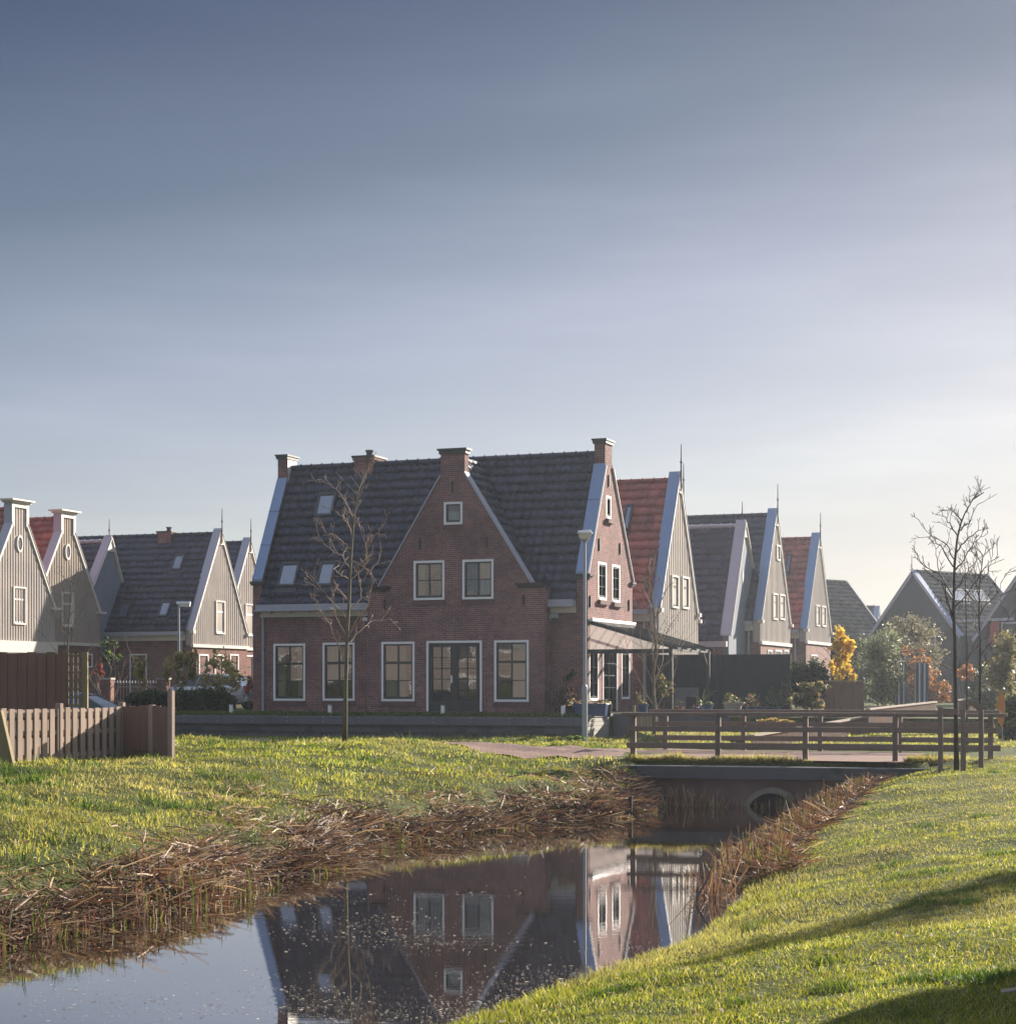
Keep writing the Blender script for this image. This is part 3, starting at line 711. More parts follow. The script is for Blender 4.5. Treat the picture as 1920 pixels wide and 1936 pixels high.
def main_house():
    fr = MH; h = fr.empty('brick_house', 'large brown brick house with black pantile roof and a tall front gable facing the canal', 'house')
    B = -0.02
    L = -fr.on_v(478, 1250, 0)[0]                       # length of the front
    W = 4.95
    pv0 = fr.on_u(1143.5, 870)[0]; pv1 = fr.on_u(1156.6, 870)[0]; vr = (pv0+pv1)/2
    zsh = fr.on_u(1110.6, 1082)[1]                      # parapet shoulder
    znk = fr.on_u(1143.5, 879)[1]; ztp = fr.on_u(1143.5, 832)[1]
    ze = fr.on_v(900, 1138, -.1)[1]; zr = fr.on_v(1060, 863, vr)[1]
    prof = [(0, B), (0, zsh), (pv0-.02, znk), (pv0, znk), (pv0, ztp), (pv1, ztp), (pv1, znk), (pv1+.02, znk), (W, zsh-.02), (W, B)]
    prof = [(0, B), (W, B), (W, zsh-.02), (pv1, znk), (pv1, ztp), (pv0, ztp), (pv0, znk), (0, zsh)]
    # right gable with its openings
    mp = side(0.0)
    def srect(x0, y0, x1, y1):
        a, z1 = fr.on_u(x0, y0); b, z0 = fr.on_u(x1, y1); _, zz = fr.on_u(x0, y1); _, zt = fr.on_u(x1, y0)
        return (a, b, (z0+zz)/2, (z1+zt)/2)
    su = [srect(1130, 1063, 1146, 1134.5), srect(1156.5, 1068, 1171.5, 1139)]; sa = srect(1145.3, 937.5, 1154.7, 981)
    sl = [srect(1113.5, 1228, 1131, 1325), srect(1174.5, 1231, 1190, 1322)]; sd_ = srect(1138.5, 1228, 1166.5, 1345); sd_ = (sd_[0], sd_[1], B+.02, sd_[3])
    holes = su+[sa]+sl+[sd_]
    mb = MB(); mb.holed(prof, holes, mp, 0, .12, 1)
    n = len(prof)
    for k in range(n):
        p, q = prof[k], prof[(k+1) % n]; mb.face([mp(*p, 0), mp(*q, 0), mp(*q, .38), mp(*p, .38)])
    for tri in tessellate_polygon([[Vector((a, b, 0)) for a, b in prof]]): mb.face([mp(*prof[k], .38) for k in tri])
    mb.build('side_wall', M['brick'], h)
    mb = MB(); mb.prism(prof, mp, L-.36, L); mb.build('side_wall', M['brick'], h)
    # zinc on the sloping parapet tops, caps, shoulders
    for (t0, t1) in ((-.02, .40), (L-.38, L+.02)):
        mb = MB()
        for (p, q) in (((-.03, zsh+.0), (pv0+.0, znk+.03)), ((W+.03, zsh-.02), (pv1, znk+.03))):
            mb.hexa([mp(p[0],p[1]-.05,t0), mp(q[0],q[1]-.05,t0), mp(q[0],q[1]-.05,t1), mp(p[0],p[1]-.05,t1), mp(p[0],p[1]+.03,t0), mp(q[0],q[1]+.03,t0), mp(q[0],q[1]+.03,t1), mp(p[0],p[1]+.03,t1)])
            for f in (.33, .66):
                x = p[0]+(q[0]-p[0])*f; z = p[1]+(q[1]-p[1])*f
                mb.hexa([mp(x,z+.03,t0),mp(x+.01,z+.06,t0),mp(x+.01,z+.06,t1),mp(x,z+.03,t1),mp(x-.012,z+.045,t0),mp(x,z+.075,t0),mp(x,z+.075,t1),mp(x-.012,z+.045,t1)])
        mb.build('zinc_coping', M['zinc'], h)
        mb = MB(); mbox(mb, mp, pv0-.09, pv1+.09, ztp, ztp+.06, t0-.06, t1+.06); mbox(mb, mp, pv0-.05, pv1+.05, ztp-.10, ztp, t0-.03, t1+.03)
        mb.build('chimney_cap', M['dark_frame'], h)
        mb = MB(); mbox(mb, mp, -.10, .30, zsh-.13, zsh-.05, t0-.10, t1+.06); mbox(mb, mp, -.06, .26, zsh-.19, zsh-.13, t0-.06, t1+.03)
        mb.build('shoulder_stone', M['concrete'], h); mb = MB()
        mbox(mb, mp, W-.30, W+.10, zsh-.15, zsh-.07, t0-.10, t1+.06); mbox(mb, mp, W-.26, W+.06, zsh-.21, zsh-.15, t0-.06, t1+.03)
        mb.build('shoulder_stone', M['concrete'], h)
    mb = MB(); mb.face([mp(pv1-.03, ztp-.1, L-.385), mp(pv0+.03, ztp-.1, L-.385), mp(pv0+.03, znk-.3, L-.385), mp(pv1-.03, znk-.3, L-.385)]); mb.build('plaster_face', M['cream'], h)
    # white verge line on the lit gable
    mb = MB()
    for (p, q) in (((-.03, zsh-.02), (pv0, znk-.02)), ((W+.03, zsh-.04), (pv1, znk-.02))):
        mb.beam(mp(p[0], p[1], -.035), mp(q[0], q[1], -.035), .03, .07, (1, 0, 0))
    build_each(mb, 'verge_trim', M['white'], h)
    # front wall left of the gable bay, and right of it
    VB = -.62
    def frect(x0, y0, x1, y1, v):
        a, z1 = fr.on_v(x0, y0, v); b, z0 = fr.on_v(x1, y1, v); zz = fr.on_v(x0, y1, v)[1]; zt = fr.on_v(x1, y0, v)[1]
        return (a, b, (z0+zz)/2, (z1+zt)/2)
    bu0, bu1 = fr.on_v(695, 1200, VB)[0], fr.on_v(1029.5, 1200, VB)[0]
    mp0 = front(0.0)
    hl = [frect(517, 1217, 577, 1325, 0), frect(610, 1215, 670.5, 1325, 0)]
    mb = MB(); mb.holed([(-L+.36, B), (bu0+.1, B), (bu0+.1, ze+.1), (-L+.36, ze+.1)], hl, mp0, 0, .1, 1)
    mb.holed([(bu1-.1, B), (-.38, B), (-.38, ze+.1), (bu1-.1, ze+.1)], [], mp0, 0, .1, 1)
    mb.face([(-L, W, B), (0, W, B), (0, W, ze), (-L, W, ze)])
    mb.build('front_wall', M['brick'], h)
    tan = [(0, 1, .36, 1.0, 'reflection_panel')]
    lib = dict(cols=2, rowpos=[.335, .66], thick=1)
    window(h, mp0, hl[0], curtain=[(0, .3, .02, 1.0, 'curtain'), (.75, 1, .02, 1, 'curtain')], **lib); window(h, mp0, hl[1], curtain=[(0, .45, .35, 1, 'curtain'), (.5, 1, .4, 1, 'reflection_panel')], **lib)
    # bay
    P = lambda x, y: fr.on_v(x, y, VB)
    pk = [P(716, 1108), P(832.8, 899), P(832.8, 853), P(878.3, 850), P(878.3, 894), P(1003, 1100)]
    bay = [(bu0, B), (bu1, B), (bu1, P(1030, 1104)[1]), pk[5], pk[4], pk[3], (pk[2][0], pk[3][1]), pk[1], pk[0], (bu0, P(696, 1109)[1])]
    mpb = front(VB)
    w3 = frect(721, 1213.5, 783.6, 1326, VB); w4 = frect(934, 1210.5, 999.4, 1327, VB); dr = frect(806, 1211.4, 911, 1345, VB); dr = (dr[0], dr[1], B+.03, dr[3])
    u1_ = frect(782, 1060, 840, 1134.5, VB); u2_ = frect(874, 1057.6, 932.7, 1133, VB); at_ = frect(839, 948.8, 874, 991.7, VB)
    mb = MB(); hb = [w3, w4, dr, u1_, u2_, at_]; mb.holed(bay, hb, mpb, 0, .1, 1)
    n = len(bay)
    for k in range(1, n):
        p, q = bay[k], bay[(k+1) % n]; mb.face([mpb(*p, 0), mpb(*q, 0), mpb(*q, .32), mpb(*p, .32)])
    for x in (bu0, bu1): mb.face([(x, VB+.3, B), (x, .2, B), (x, .2, bay[2][1]-.1), (x, VB+.3, bay[2][1]-.1)])
    up = [p for p in bay[2:]]
    for tri in tessellate_polygon([[Vector((a, b, 0)) for a, b in up]]): mb.face([mpb(*up[k], .32) for k in tri])
    mb.build('gable_wall', M['brick'], h)
    window(h, mpb, w3, curtain=[(0, .42, .03, .97, 'curtain'), (.48, .72, .03, .97, 'curtain')], **lib)
    window(h, mpb, w4, curtain=[(.5, .98, .03, .97, 'curtain')], **lib)
    window(h, mpb, u1_, curtain=[(0, .3, .02, 1, 'curtain')]); window(h, mpb, u2_, curtain=[(.55, 1, .02, 1, 'curtain')])
    window(h, mpb, at_, cols=1, rows=1, curtain=[(0, 1, 0, .6, 'curtain')], bw=.02)
    m_ = (dr[0]+dr[1])/2
    d = window(h, mpb, dr, cols=1, rows=1, name='door_frame', bottom=False, glass='glass', sash='green')
    for s_, (a0, a1) in enumerate(((dr[0]+.075, m_), (m_, dr[1]-.075))):
        q = MB(); z0, z1 = dr[2], dr[3]-.08
        mbox(q, mpb, a0, a0+.14, z0, z1, .008, .07); mbox(q, mpb, a1-.14, a1, z0, z1, .008, .07); mbox(q, mpb, a0+.14, a1-.14, z1-.13, z1, .008, .07); mbox(q, mpb, a0+.14, a1-.14, z0, z0+.36, .008, .07)
        mbox(q, mpb, (a0+a1)/2-.014, (a0+a1)/2+.014, z0+.36, z1-.13, .018, .06)
        for k in range(1, 5): zz = z0+.36+(z1-z0-.49)*k/5; mbox(q, mpb, a0+.14, a1-.14, zz-.014, zz+.014, .02, .058)
        q.build('door_leaf', M['green'], d)
    q = MB(); mbox(q, mpb, m_-.11, m_-.06, dr[2]+.95, dr[2]+1.2, -.03, .01); q.build('handle', M['white'], d)
    # soldier courses: over and under the openings, and the plinth
    mb = MB()
    for (mpx, rs) in ((mp0, hl), (mpb, [w3, w4, u1_, u2_, at_])):
        for r in rs:
            mbox(mb, mpx, r[0]-.03, r[1]+.03, r[2]-.17, r[2]-.02, -.035, .02)
    build_each(mb, 'brick_sill', M['brick_soldier'], h)
    mb = MB()
    for (mpx, rs) in ((mp0, hl), (mpb, [w3, w4, dr, u1_, u2_, at_])):
        for r in rs: mbox(mb, mpx, r[0]-.06, r[1]+.06, r[3]+.003, r[3]+.22, -.004, .02)
    build_each(mb, 'brick_lintel', M['brick'], h)
    # window bands of the lit side
    for r in su+sl: window(h, mp, r, cols=2, rows=3, deep=.14, fw=.08, sash='green', proud=.01, bw=.022)
    window(h, mp, sa, cols=1, rows=1, deep=.14, fw=.08, sash='green', proud=.01)
    dd = window(h, mp, sd_, cols=2, rows=5, name='door', bottom=False, sash='green', deep=.12)
    mb = MB()
    for r in su+[sa]: mbox(mb, mp, r[0]-.06, r[1]+.08, r[2]-.16, r[2]-.02, -.12, .02)
    build_each(mb, 'brick_sill', M['brick_soldier'], h)
    # wall anchors
    mb = MB()
    for (x, y0, y1) in ((794,1017,1040),(919.6,1015,1036),(855,910,932),(726.6,1134,1152),(989.6,1125,1144)):
        a, z1 = P(x, y0); z0 = P(x, y1)[1]; mbox(mb, mpb, a-.025, a+.025, z0, z1, -.05, .01)
    for (x, y0, y1) in ((1149.7,898,920),(1131.8,1018,1041),(1171,1027,1048),(1114.4,1126,1148),(1188,1134,1155)):
        a, z1 = fr.on_u(x, y0); z0 = fr.on_u(x, y1)[1]; mbox(mb, mp, a-.03, a+.03, z0, z1, -.05, .01)
    build_each(mb, 'wall_anchor', M['iron'], h)
    # bay copings and shoulders
    for k, (p, q) in enumerate(((pk[0], pk[1]), (pk[5], pk[4]))):
        mb = MB(); d2 = Vector((q[0]-p[0], q[1]-p[1])).normalized()
        p = (p[0]-d2.x*.05, p[1]-d2.y*.05)
        mb.hexa([mpb(p[0],p[1]-.03,-.05), mpb(q[0],q[1]-.03,-.05), mpb(q[0],q[1]-.03,.36), mpb(p[0],p[1]-.03,.36), mpb(p[0],p[1]+.05,-.05), mpb(q[0],q[1]+.05,-.05), mpb(q[0],q[1]+.05,.36), mpb(p[0],p[1]+.05,.36)])
        mb.build('zinc_coping', M['zinc_pale'], h)
    mb = MB(); zc = pk[3][1]
    mbox(mb, mpb, pk[2][0]-.10, pk[3][0]+.10, zc, zc+.06, -.10, .42); mbox(mb, mpb, pk[2][0]-.05, pk[3][0]+.05, zc-.12, zc, -.05, .37); mb.build('chimney_cap', M['dark_frame'], h)
    for x0, x1 in ((700, 738), (975, 1031)):
        mb = MB(); a = P(x0, 1106)[0]; b = P(x1, 1106)[0]; z = P(x0, 1110 if x0 < 800 else 1104)[1]
        mbox(mb, mpb, a, b, z-.06, z+.01, -.10, .40); mbox(mb, mpb, a+.06, b-.06, z-.13, z-.06, -.05, .36)
        mb.build('shoulder_stone', M['iron'], h)
    # roofs
    roof = [slope((-.22, ze-.02), (vr, zr), -L+.34, -.36), slope((W+.2, ze-.02), (vr, zr), -L+.34, -.36, per=4)]
    r1 = quads('roof', np_join(roof), M['tile'], h)
    mb = MB(); ridge_caps(mb, -L+.36, -.38, vr, zr+.03); mb.build('ridge', M['tile'], r1, smooth=True)
    # bay roof: a ridge running back into the main roof
    sl_l = (pk[1][1]-pk[0][1])/(pk[1][0]-pk[0][0]); sl_r = (pk[4][1]-pk[5][1])/(pk[4][0]-pk[5][0])
    ua = (pk[4][1]-pk[1][1]+sl_l*pk[1][0]-sl_r*pk[4][0])/(sl_l-sl_r); za = pk[1][1]+sl_l*(ua-pk[1][0])
    zb_ = za-.16; tp = (zb_-ze)/(zr-ze)*(vr+.2); v1 = tp+.25; parts = []
    zl = P(1003, 1100)[1]-.5
    for sgn, sl_ in ((-1, sl_l), (1, -sl_r)):
        du = (zb_-zl)/abs(sl_); S = Vector((-sgn*du, 0, zb_-zl)); ls = S.length; S.normalize()
        n = Vector((sgn*abs(S.z), 0, abs(S.x)))
        parts.append(tile_sheet((ua+sgn*du, VB+.30, zl), (0, 1, 0), S, v1-VB-.30, ls, n))
    r2 = quads('bay_roof', np_join(parts), M['tile'], h)
    mb = MB()
    k = VB+.3
    while k < v1-.3: mb.tube([(ua, k, zb_+.03), (ua, k+.37, zb_+.03)], .11, 7); mb.tube([(ua, k+.36, zb_+.03), (ua, k+.42, zb_+.03)], .135, 7); k += .42
    mb.build('ridge', M['tile'], r2, smooth=True)
    # roof windows and the flue chimney
    pe, pr = (-.22, ze-.02), (vr, zr)
    for bl, tr in (((594, 977), (638, 931)), ((523, 1110), (569, 1063)), ((597, 1109), (638, 1061))): skylight(h, fr, pe, pr, bl, tr)
    S = Vector((0, pr[0]-pe[0], pr[1]-pe[1])).normalized(); nn = Vector((1,0,0)).cross(S)
    if nn.z < 0: nn = -nn
    q0 = fr.on_plane(669.5, 900, (0, pe[0], pe[1]), nn); q1 = fr.on_plane(705.5, 899, (0, pe[0], pe[1]), nn)
    zc = fr.on_v(687, 861, q0.y)[1]
    chimney(h, q0.x, q1.x, q0.y, q0.y+.95, q0.z-.3, zc)
    # gutters and downpipes
    for (x0, x1, yl) in ((486, 697, 1145), (1034, 1087, 1137.5)):
        a, b = fr.on_v(x0, yl, -.2)[0], fr.on_v(x1, yl, -.2)[0]; b = min(b, bu0 if x0 < 600 else -.4)
        z = ze-.03
        mb = MB(); mb.box(a, b, -.34, -.02, z-.13, z+.05); mb.box(a-.05, b, -.40, -.02, z-.19, z-.131); g = mb.build('gutter', M['zinc_pale'], h, bevel=.01)
        mb = MB(); mb.box(a+.08, b, -.12, -.004, z-.38, z-.191); k = a+.5
        while k < b-.2: mb.box(k, k+.07, -.30, -.122, z-.26, z-.192); k += .72
        mb.build('cornice', M['cream'], h)
    for (x, yt, vv) in ((497, 1163, -.08), (1035.5, 1172, -.12)):
        a, zt_ = fr.on_v(x, yt, vv); mb = MB(); mb.tube([(a, vv, B), (a, vv, zt_)], .045, 10)
        for zz in (.8, 2.0): mb.tube([(a, vv, zz), (a, vv, zz+.05)], .058, 10)
        mb.tube([(a, vv, zt_-.02), (a-.06, vv-.02, zt_+.2), (a-.06, vv-.12, zt_+.38)], .045, 8)
        if x > 600:
            mb.box(a-.12, a+.12, vv-.10, vv+.08, zt_-.06, zt_+.16); mb.box(a-.08, a+.38, vv-.08, vv+.05, zt_+.06, zt_+.20)
        mb.build('downpipe', M['galv'], h, smooth=False)
    mb = MB(); a, z = fr.on_v(692, 1171, -.05); mb.box(a-.09, a+.09, -.16, -.01, z-.06, z+.06); mb.build('wall_lamp', M['white'], h)
    return h, dict(L=L, W=W, ze=ze)
house, HI = main_house()

def gable_house(fr, label, W, L, ze, zr, roof='tile', wallm='siding', zsplit=3.0, bell=None, finial=1.1, wins=(), lowwins=(), skylights=(), chim=None, wing=None, gutter=True, group=None, ovals=(), zinc='zinc', parapet=.30, vr=None, frontwins=(), batten=.26, low='brick_far', plain=False, farfinial=False, slopewins=(), winglass='glass_dark', tm=1.0, name='timber_gable_house', board=.12, tilekw=None):
    """house seen on its gable (u=0); ridge runs to -u. z values are above the house's own ground"""
    h = fr.empty(name, label, 'house', group)
    vr = W/2 if vr is None else vr; B = -.3
    kw = dict(tw=.34, th=.40, per=4); kw.update(tilekw or {})
    prof = [(0, B), (W, B), (W, ze), (vr+.001, zr+parapet), (vr-.001, zr+parapet), (0, ze)]
    if bell:
        zn, hw, zt = bell
        prof = [(0, B), (W, B), (W, ze), (vr+hw, zn), (vr+hw, zt), (vr-hw, zt), (vr-hw, zn), (0, ze)]
    mp = side(0.0); TH = .34
    up = [(a, max(b, zsplit)) for a, b in prof]
    mb = MB(); mb.prism(up, mp, 0, TH)
    # cover strips of the boarding
    def ztop(v):
        if bell and abs(v-vr) < bell[1]: return bell[2]
        f = min(v/vr, (W-v)/(W-vr)); top = (bell[0] if bell else zr+parapet)
        return ze+(top-ze)*(min(v/(vr-bell[1]), (W-v)/(W-vr-bell[1])) if bell else f)
    if batten:
        k = batten/2
        while k < W:
            zt_ = ztop(k)-.05
            segs = [(zsplit, zt_)]
            for (a0, a1, b0, b1) in list(wins)+[(o_[0]-.2, o_[0]+.2, o_[1]-.35, o_[1]+.35) for o_ in ovals]:
                if a0-.05 < k < a1+.05:
                    segs = [(zsplit, min(b0-.02, zt_)), (b1+.02, zt_)]
            for s0, s1 in segs:
                if s1-s0 > .1: mbox(mb, mp, k-.02, k+.02, s0, s1, -.022, .0)
            k += batten
    mb.build('gable_boarding', M[wallm], h)
    mb = MB(); mb.box(-L, -.001, .02, W-.02, B, zsplit); mb.box(-L, -TH-.001, 0.0, .2, zsplit, ze-.1); mb.build('brick_wall', M[low], h)
    if not plain:
        mb = MB(); mbox(mb, mp, -.04, W+.04, zsplit-.10, zsplit+.05, -.10, .05); mb.build('band', M['cream'], h)
    # verge boards and zinc tops
    top = (vr-(bell[1] if bell else 0), bell[0] if bell else zr+parapet); top2 = (vr+(bell[1] if bell else 0), top[1])
    mb = MB(); z_ = MB(); bw = board
    for (p, q) in (((-.05, ze-.06), top), ((W+.05, ze-.06), top2)):
        n2 = Vector((-(q[1]-p[1]), q[0]-p[0])).normalized()
        if n2.y > 0: n2 = -n2
        mb.hexa([mp(p[0],p[1],-.07), mp(q[0],q[1],-.07), mp(q[0],q[1],-.001), mp(p[0],p[1],-.001)][:4][::1] and
                [mp(p[0]+n2.x*bw,p[1]+n2.y*bw,-.07), mp(q[0]+n2.x*bw,q[1]+n2.y*bw,-.07), mp(q[0]+n2.x*bw,q[1]+n2.y*bw,-.001), mp(p[0]+n2.x*bw,p[1]+n2.y*bw,-.001),
                 mp(p[0],p[1],-.07), mp(q[0],q[1],-.07), mp(q[0],q[1],-.001), mp(p[0],p[1],-.001)])
        z_.hexa([mp(p[0],p[1],-.09), mp(q[0],q[1],-.09), mp(q[0],q[1],TH+.04), mp(p[0],p[1],TH+.04)]+[mp(p[0],p[1]+.05,-.09), mp(q[0],q[1]+.05,-.09), mp(q[0],q[1]+.05,TH+.04), mp(p[0],p[1]+.05,TH+.04)])
    if bell:
        zn, hw, zt = bell
        for sx in (-1, 1):
            mbox(mb, mp, *sorted((vr+sx*hw, vr+sx*(hw-.16))), zn-.1, zt, -.07, -.001); mbox(z_, mp, *sorted((vr+sx*hw, vr+sx*(hw+.03))), zn, zt, -.07, TH+.04)
        mbox(mb, mp, vr-hw+.16, vr+hw-.16, zt-.3, zt, -.07, -.001)
        c = MB(); mbox(c, mp, vr-hw-.24, vr+hw+.24, zt, zt+.07, -.26, TH+.2); mbox(c, mp, vr-hw-.12, vr+hw+.12, zt-.09, zt, -.14, TH+.1); c.build('gable_cap', M['cream'], h)
        c = MB()
        for x in (0, W): mbox(c, mp, x-.28, x+.28, ze-.16, ze-.06, -.24, TH)
        build_each(c, 'shoulder_board', M['cream'], h)
    build_each(mb, 'verge_board', M['cream' if not plain else 'zinc_pale'], h); build_each(z_, 'zinc_coping', M[zinc], h)
    if not bell and not plain:
        c = MB(); 
        for x in (0, W): mbox(c, mp, x-.12, x+.12, ze-.2, ze-.05, -.16, .1)
        build_each(c, 'verge_foot', M['cream'], h)
    def fin(u, v, z, ht, nm='finial'):
        c = MB(); c.tube([(u, v, z-.75), (u, v, z+.1)], .035, 6); c.tube([(u, v, z+.1), (u, v, z+ht)], [.032, .016], 6); c.lathe([(0, -.05), (.06, 0), (.03, .08), (0, .1)], (u, v, z+ht*.35), 8)
        c.build(nm, M['rail' if not plain else 'iron'], h)
    if finial and not bell:
        fin(.1, vr, zr+parapet, finial)
        c = MB(); c.prism([(vr-.42, zr+parapet-.8), (vr+.42, zr+parapet-.8), (vr, zr+parapet-.05)], mp, -.06, -.04)
        if not plain: c.build('apex_board', M['cream'], h)
    if farfinial: fin(-L, vr, zr+.1, finial)
    # roof
    pe, pr = (-.25, ze-.12), (vr, zr); pe2 = (W+.25, ze-.12)
    r = quads('roof', np_join([slope(pe, pr, -L, -TH+.02, **kw), slope(pe2, pr, -L, -TH+.02, **kw)]), M[roof], h)
    mb = MB(); ridge_caps(mb, -L, -TH, vr, zr+.03, .46); mb.build('ridge', M[roof], r, smooth=True)
    mb = MB(); mb.face([(-L+.02, 0, B), (-L+.02, W, B), (-L+.02, W, ze-.1), (-L+.02, vr, zr-.05), (-L+.02, 0, ze-.1)]); mb.build('rear_gable', M[low if not plain else wallm], h)
    if farfinial or plain:
        mb = MB()
        for p in (pe, pe2): mb.beam((-L-.03, p[0], p[1]+.03), (-L-.03, pr[0], pr[1]+.05), .1, .16)
        mb.build('far_verge', M['cream' if not plain else 'zinc_pale'], h)
    if gutter:
        z = ze-.13; mb = MB(); mb.box(-L, -.36, -.38, -.03, z-.16, z+.03); g = mb.build('gutter', M['zinc_pale'], h)
        mb = MB(); mb.box(-L, -.36, -.16, .0, z-.42, z-.161); mb.build('cornice', M['cream'], h)
        mb = MB(); mb.tube([(-.55, -.08, B), (-.55, -.08, z-.1)], .05, 8); mb.build('downpipe', M['galv'], h)
    for r_ in wins: window(h, mp, r_, cols=2, rowpos=[.36, .68], thick=1, frame='cream', sash='green' if winglass == 'glass_dull' and not bell else 'white', glass=winglass, deep=.03, fw=.07, proud=.06, bw=.03)
    for r_ in lowwins: window(h, mp, r_, cols=2, rowpos=[.55], thick=0, frame='white', sash='green', glass='glass_dark', deep=.03, fw=.07, proud=.04, bw=.03)
    for r_ in frontwins: window(h, front(.02), r_, cols=2, rowpos=[.5], frame='white', sash='green', glass='glass_dark', deep=.03, fw=.07, proud=.04, bw=.03)
    for (v, z) in ovals:
        c = MB(); ring = [(math.cos(2*math.pi*j/20), math.sin(2*math.pi*j/20)) for j in range(20)]
        for j in range(20):
            (c0, s0), (c1, s1) = ring[j], ring[(j+1) % 20]
            q = lambda k, c_, s_, t: mp(v+k*.165*c_, z+k*.30*s_, t)
            for (k0, k1, t0, t1) in ((1.3, 1.0, -.07, -.07), (1.3, 1.3, 0, -.07), (1.0, 1.0, -.07, -.01)):
                c.face([q(k0,c0,s0,t0), q(k0,c1,s1,t0), q(k1,c1,s1,t1), q(k1,c0,s0,t1)])
        w = c.build('oval_window', M['cream'], h)
        c = MB(); c.face([mp(v+.165*c_, z+.30*s_, -.03) for c_, s_ in ring]); c.build('pane', M['glass_sky'], w)
    for bl, tr in skylights: skylight(h, fr, pe, pr, bl, tr)
    for bl, tr in slopewins: skylight(h, fr, pe2, pr, bl, tr, None, 'glass_glint')
    if chim:
        S = Vector((0, pr[0]-pe[0], pr[1]-pe[1])).normalized(); nn = Vector((1,0,0)).cross(S)
        if nn.z < 0: nn = -nn
        (x0, x1, yb, yt) = chim
        q0 = fr.on_plane(x0, yb, (0, pe[0], pe[1]), nn); q1 = fr.on_plane(x1, yb, (0, pe[0], pe[1]), nn)
        chimney(h, q0.x, q1.x, q0.y, q0.y+.9, q0.z-.3, fr.on_v((x0+x1)/2, yt, q0.y)[1], low)
    if wing:
        u, vp, zp, vf, zf, vb, zb, Lw, wm, wov, wwin = wing
        poly = [(vf, B), (vb+1.5, B), (vb+.35, zb), (vb, zb), (vp, zp), (vf, zf)]
        mpw = side(u)
        mb = MB(); mb.prism(poly, mpw, .02, .3); mb.build('wing_gable', M[wm], h)
        mb = MB(); mb.box(u-Lw, u-.31, vf+.05, vf+.25, B, zf); mb.build('wing_wall', M[low], h)
        pts = quads('wing_roof', np_join([slope((vf-.2, zf-.3), (vp, zp-.25), u-Lw, u-.3, **kw), slope((vb+.2, zb-.3), (vp, zp-.25), u-Lw, u-.3, **kw)]), M[roof], h)
        mb = MB(); ridge_caps(mb, u-Lw, u-.3, vp, zp-.22, .46); mb.build('ridge', M['zinc_pale'], pts, smooth=True)  # pale ridge: sunlight on the tiles put into the colour
        z_ = MB()
        for (p, q) in (((vf-.06, zf-.06), (vp, zp)), ((vb+.1, zb-.06), (vp, zp))):
            z_.hexa([mpw(p[0],p[1],-.06), mpw(q[0],q[1],-.06), mpw(q[0],q[1],.4), mpw(p[0],p[1],.4)]+[mpw(p[0],p[1]+.07,-.06), mpw(q[0],q[1]+.07,-.06), mpw(q[0],q[1]+.07,.4), mpw(p[0],p[1]+.07,.4)])
        z_.build('wing_coping', M['zinc_pale'], h)
        c = MB()
        for (p, q) in (((vf, zf), (vp, zp)), ((vb, zb), (vp, zp))): c.beam(mpw(p[0], p[1]-.05, -.04), mpw(q[0], q[1]-.05, -.04), .05, .13, (1, 0, 0))
        c.prism([(vp-.36, zp-.75), (vp+.36, zp-.75), (vp, zp-.02)], mpw, -.05, -.02); c.build('wing_verge', M['cream'], h)
        fin(u-.1, vp, zp, .9, 'finial')
        mb = MB(); mb.box(u-Lw, u-.05, vf-.36, vf-.02, zf-.55, zf-.3); mb.build('gutter', M['zinc_pale'], h)
        if wwin: window(h, mpw, wwin, cols=1, rows=1, frame='zinc_pale', sash='green', glass='glass_dark', deep=.03, fw=.08, proud=.05)
        if wov:
            v, z = wov; c = MB(); c.face([mpw(v+.16*math.cos(2*math.pi*j/18), z+.3*math.sin(2*math.pi*j/18), -.005) for j in range(18)]); c.build('oval_window', M['zinc_pale'], h)
        if wm != low:
            pass
    return h
def F_at(px, D, th=R(21), zb=1.09): p = at(px, D, 0); return Frame(p.x, p.y, th, zb)
def zof(py, D, zb=1.09): return CZ-(py-HY)/FPX*D-zb
def grect(fr, x0, y0, x1, y1):
    a, z1 = fr.on_u(x0, y0); b, z0 = fr.on_u(x1, y1); zz = fr.on_u(x0, y1)[1]; zt = fr.on_u(x1, y0)[1]
    return (a, b, (z0+zz)/2, (z1+zt)/2)

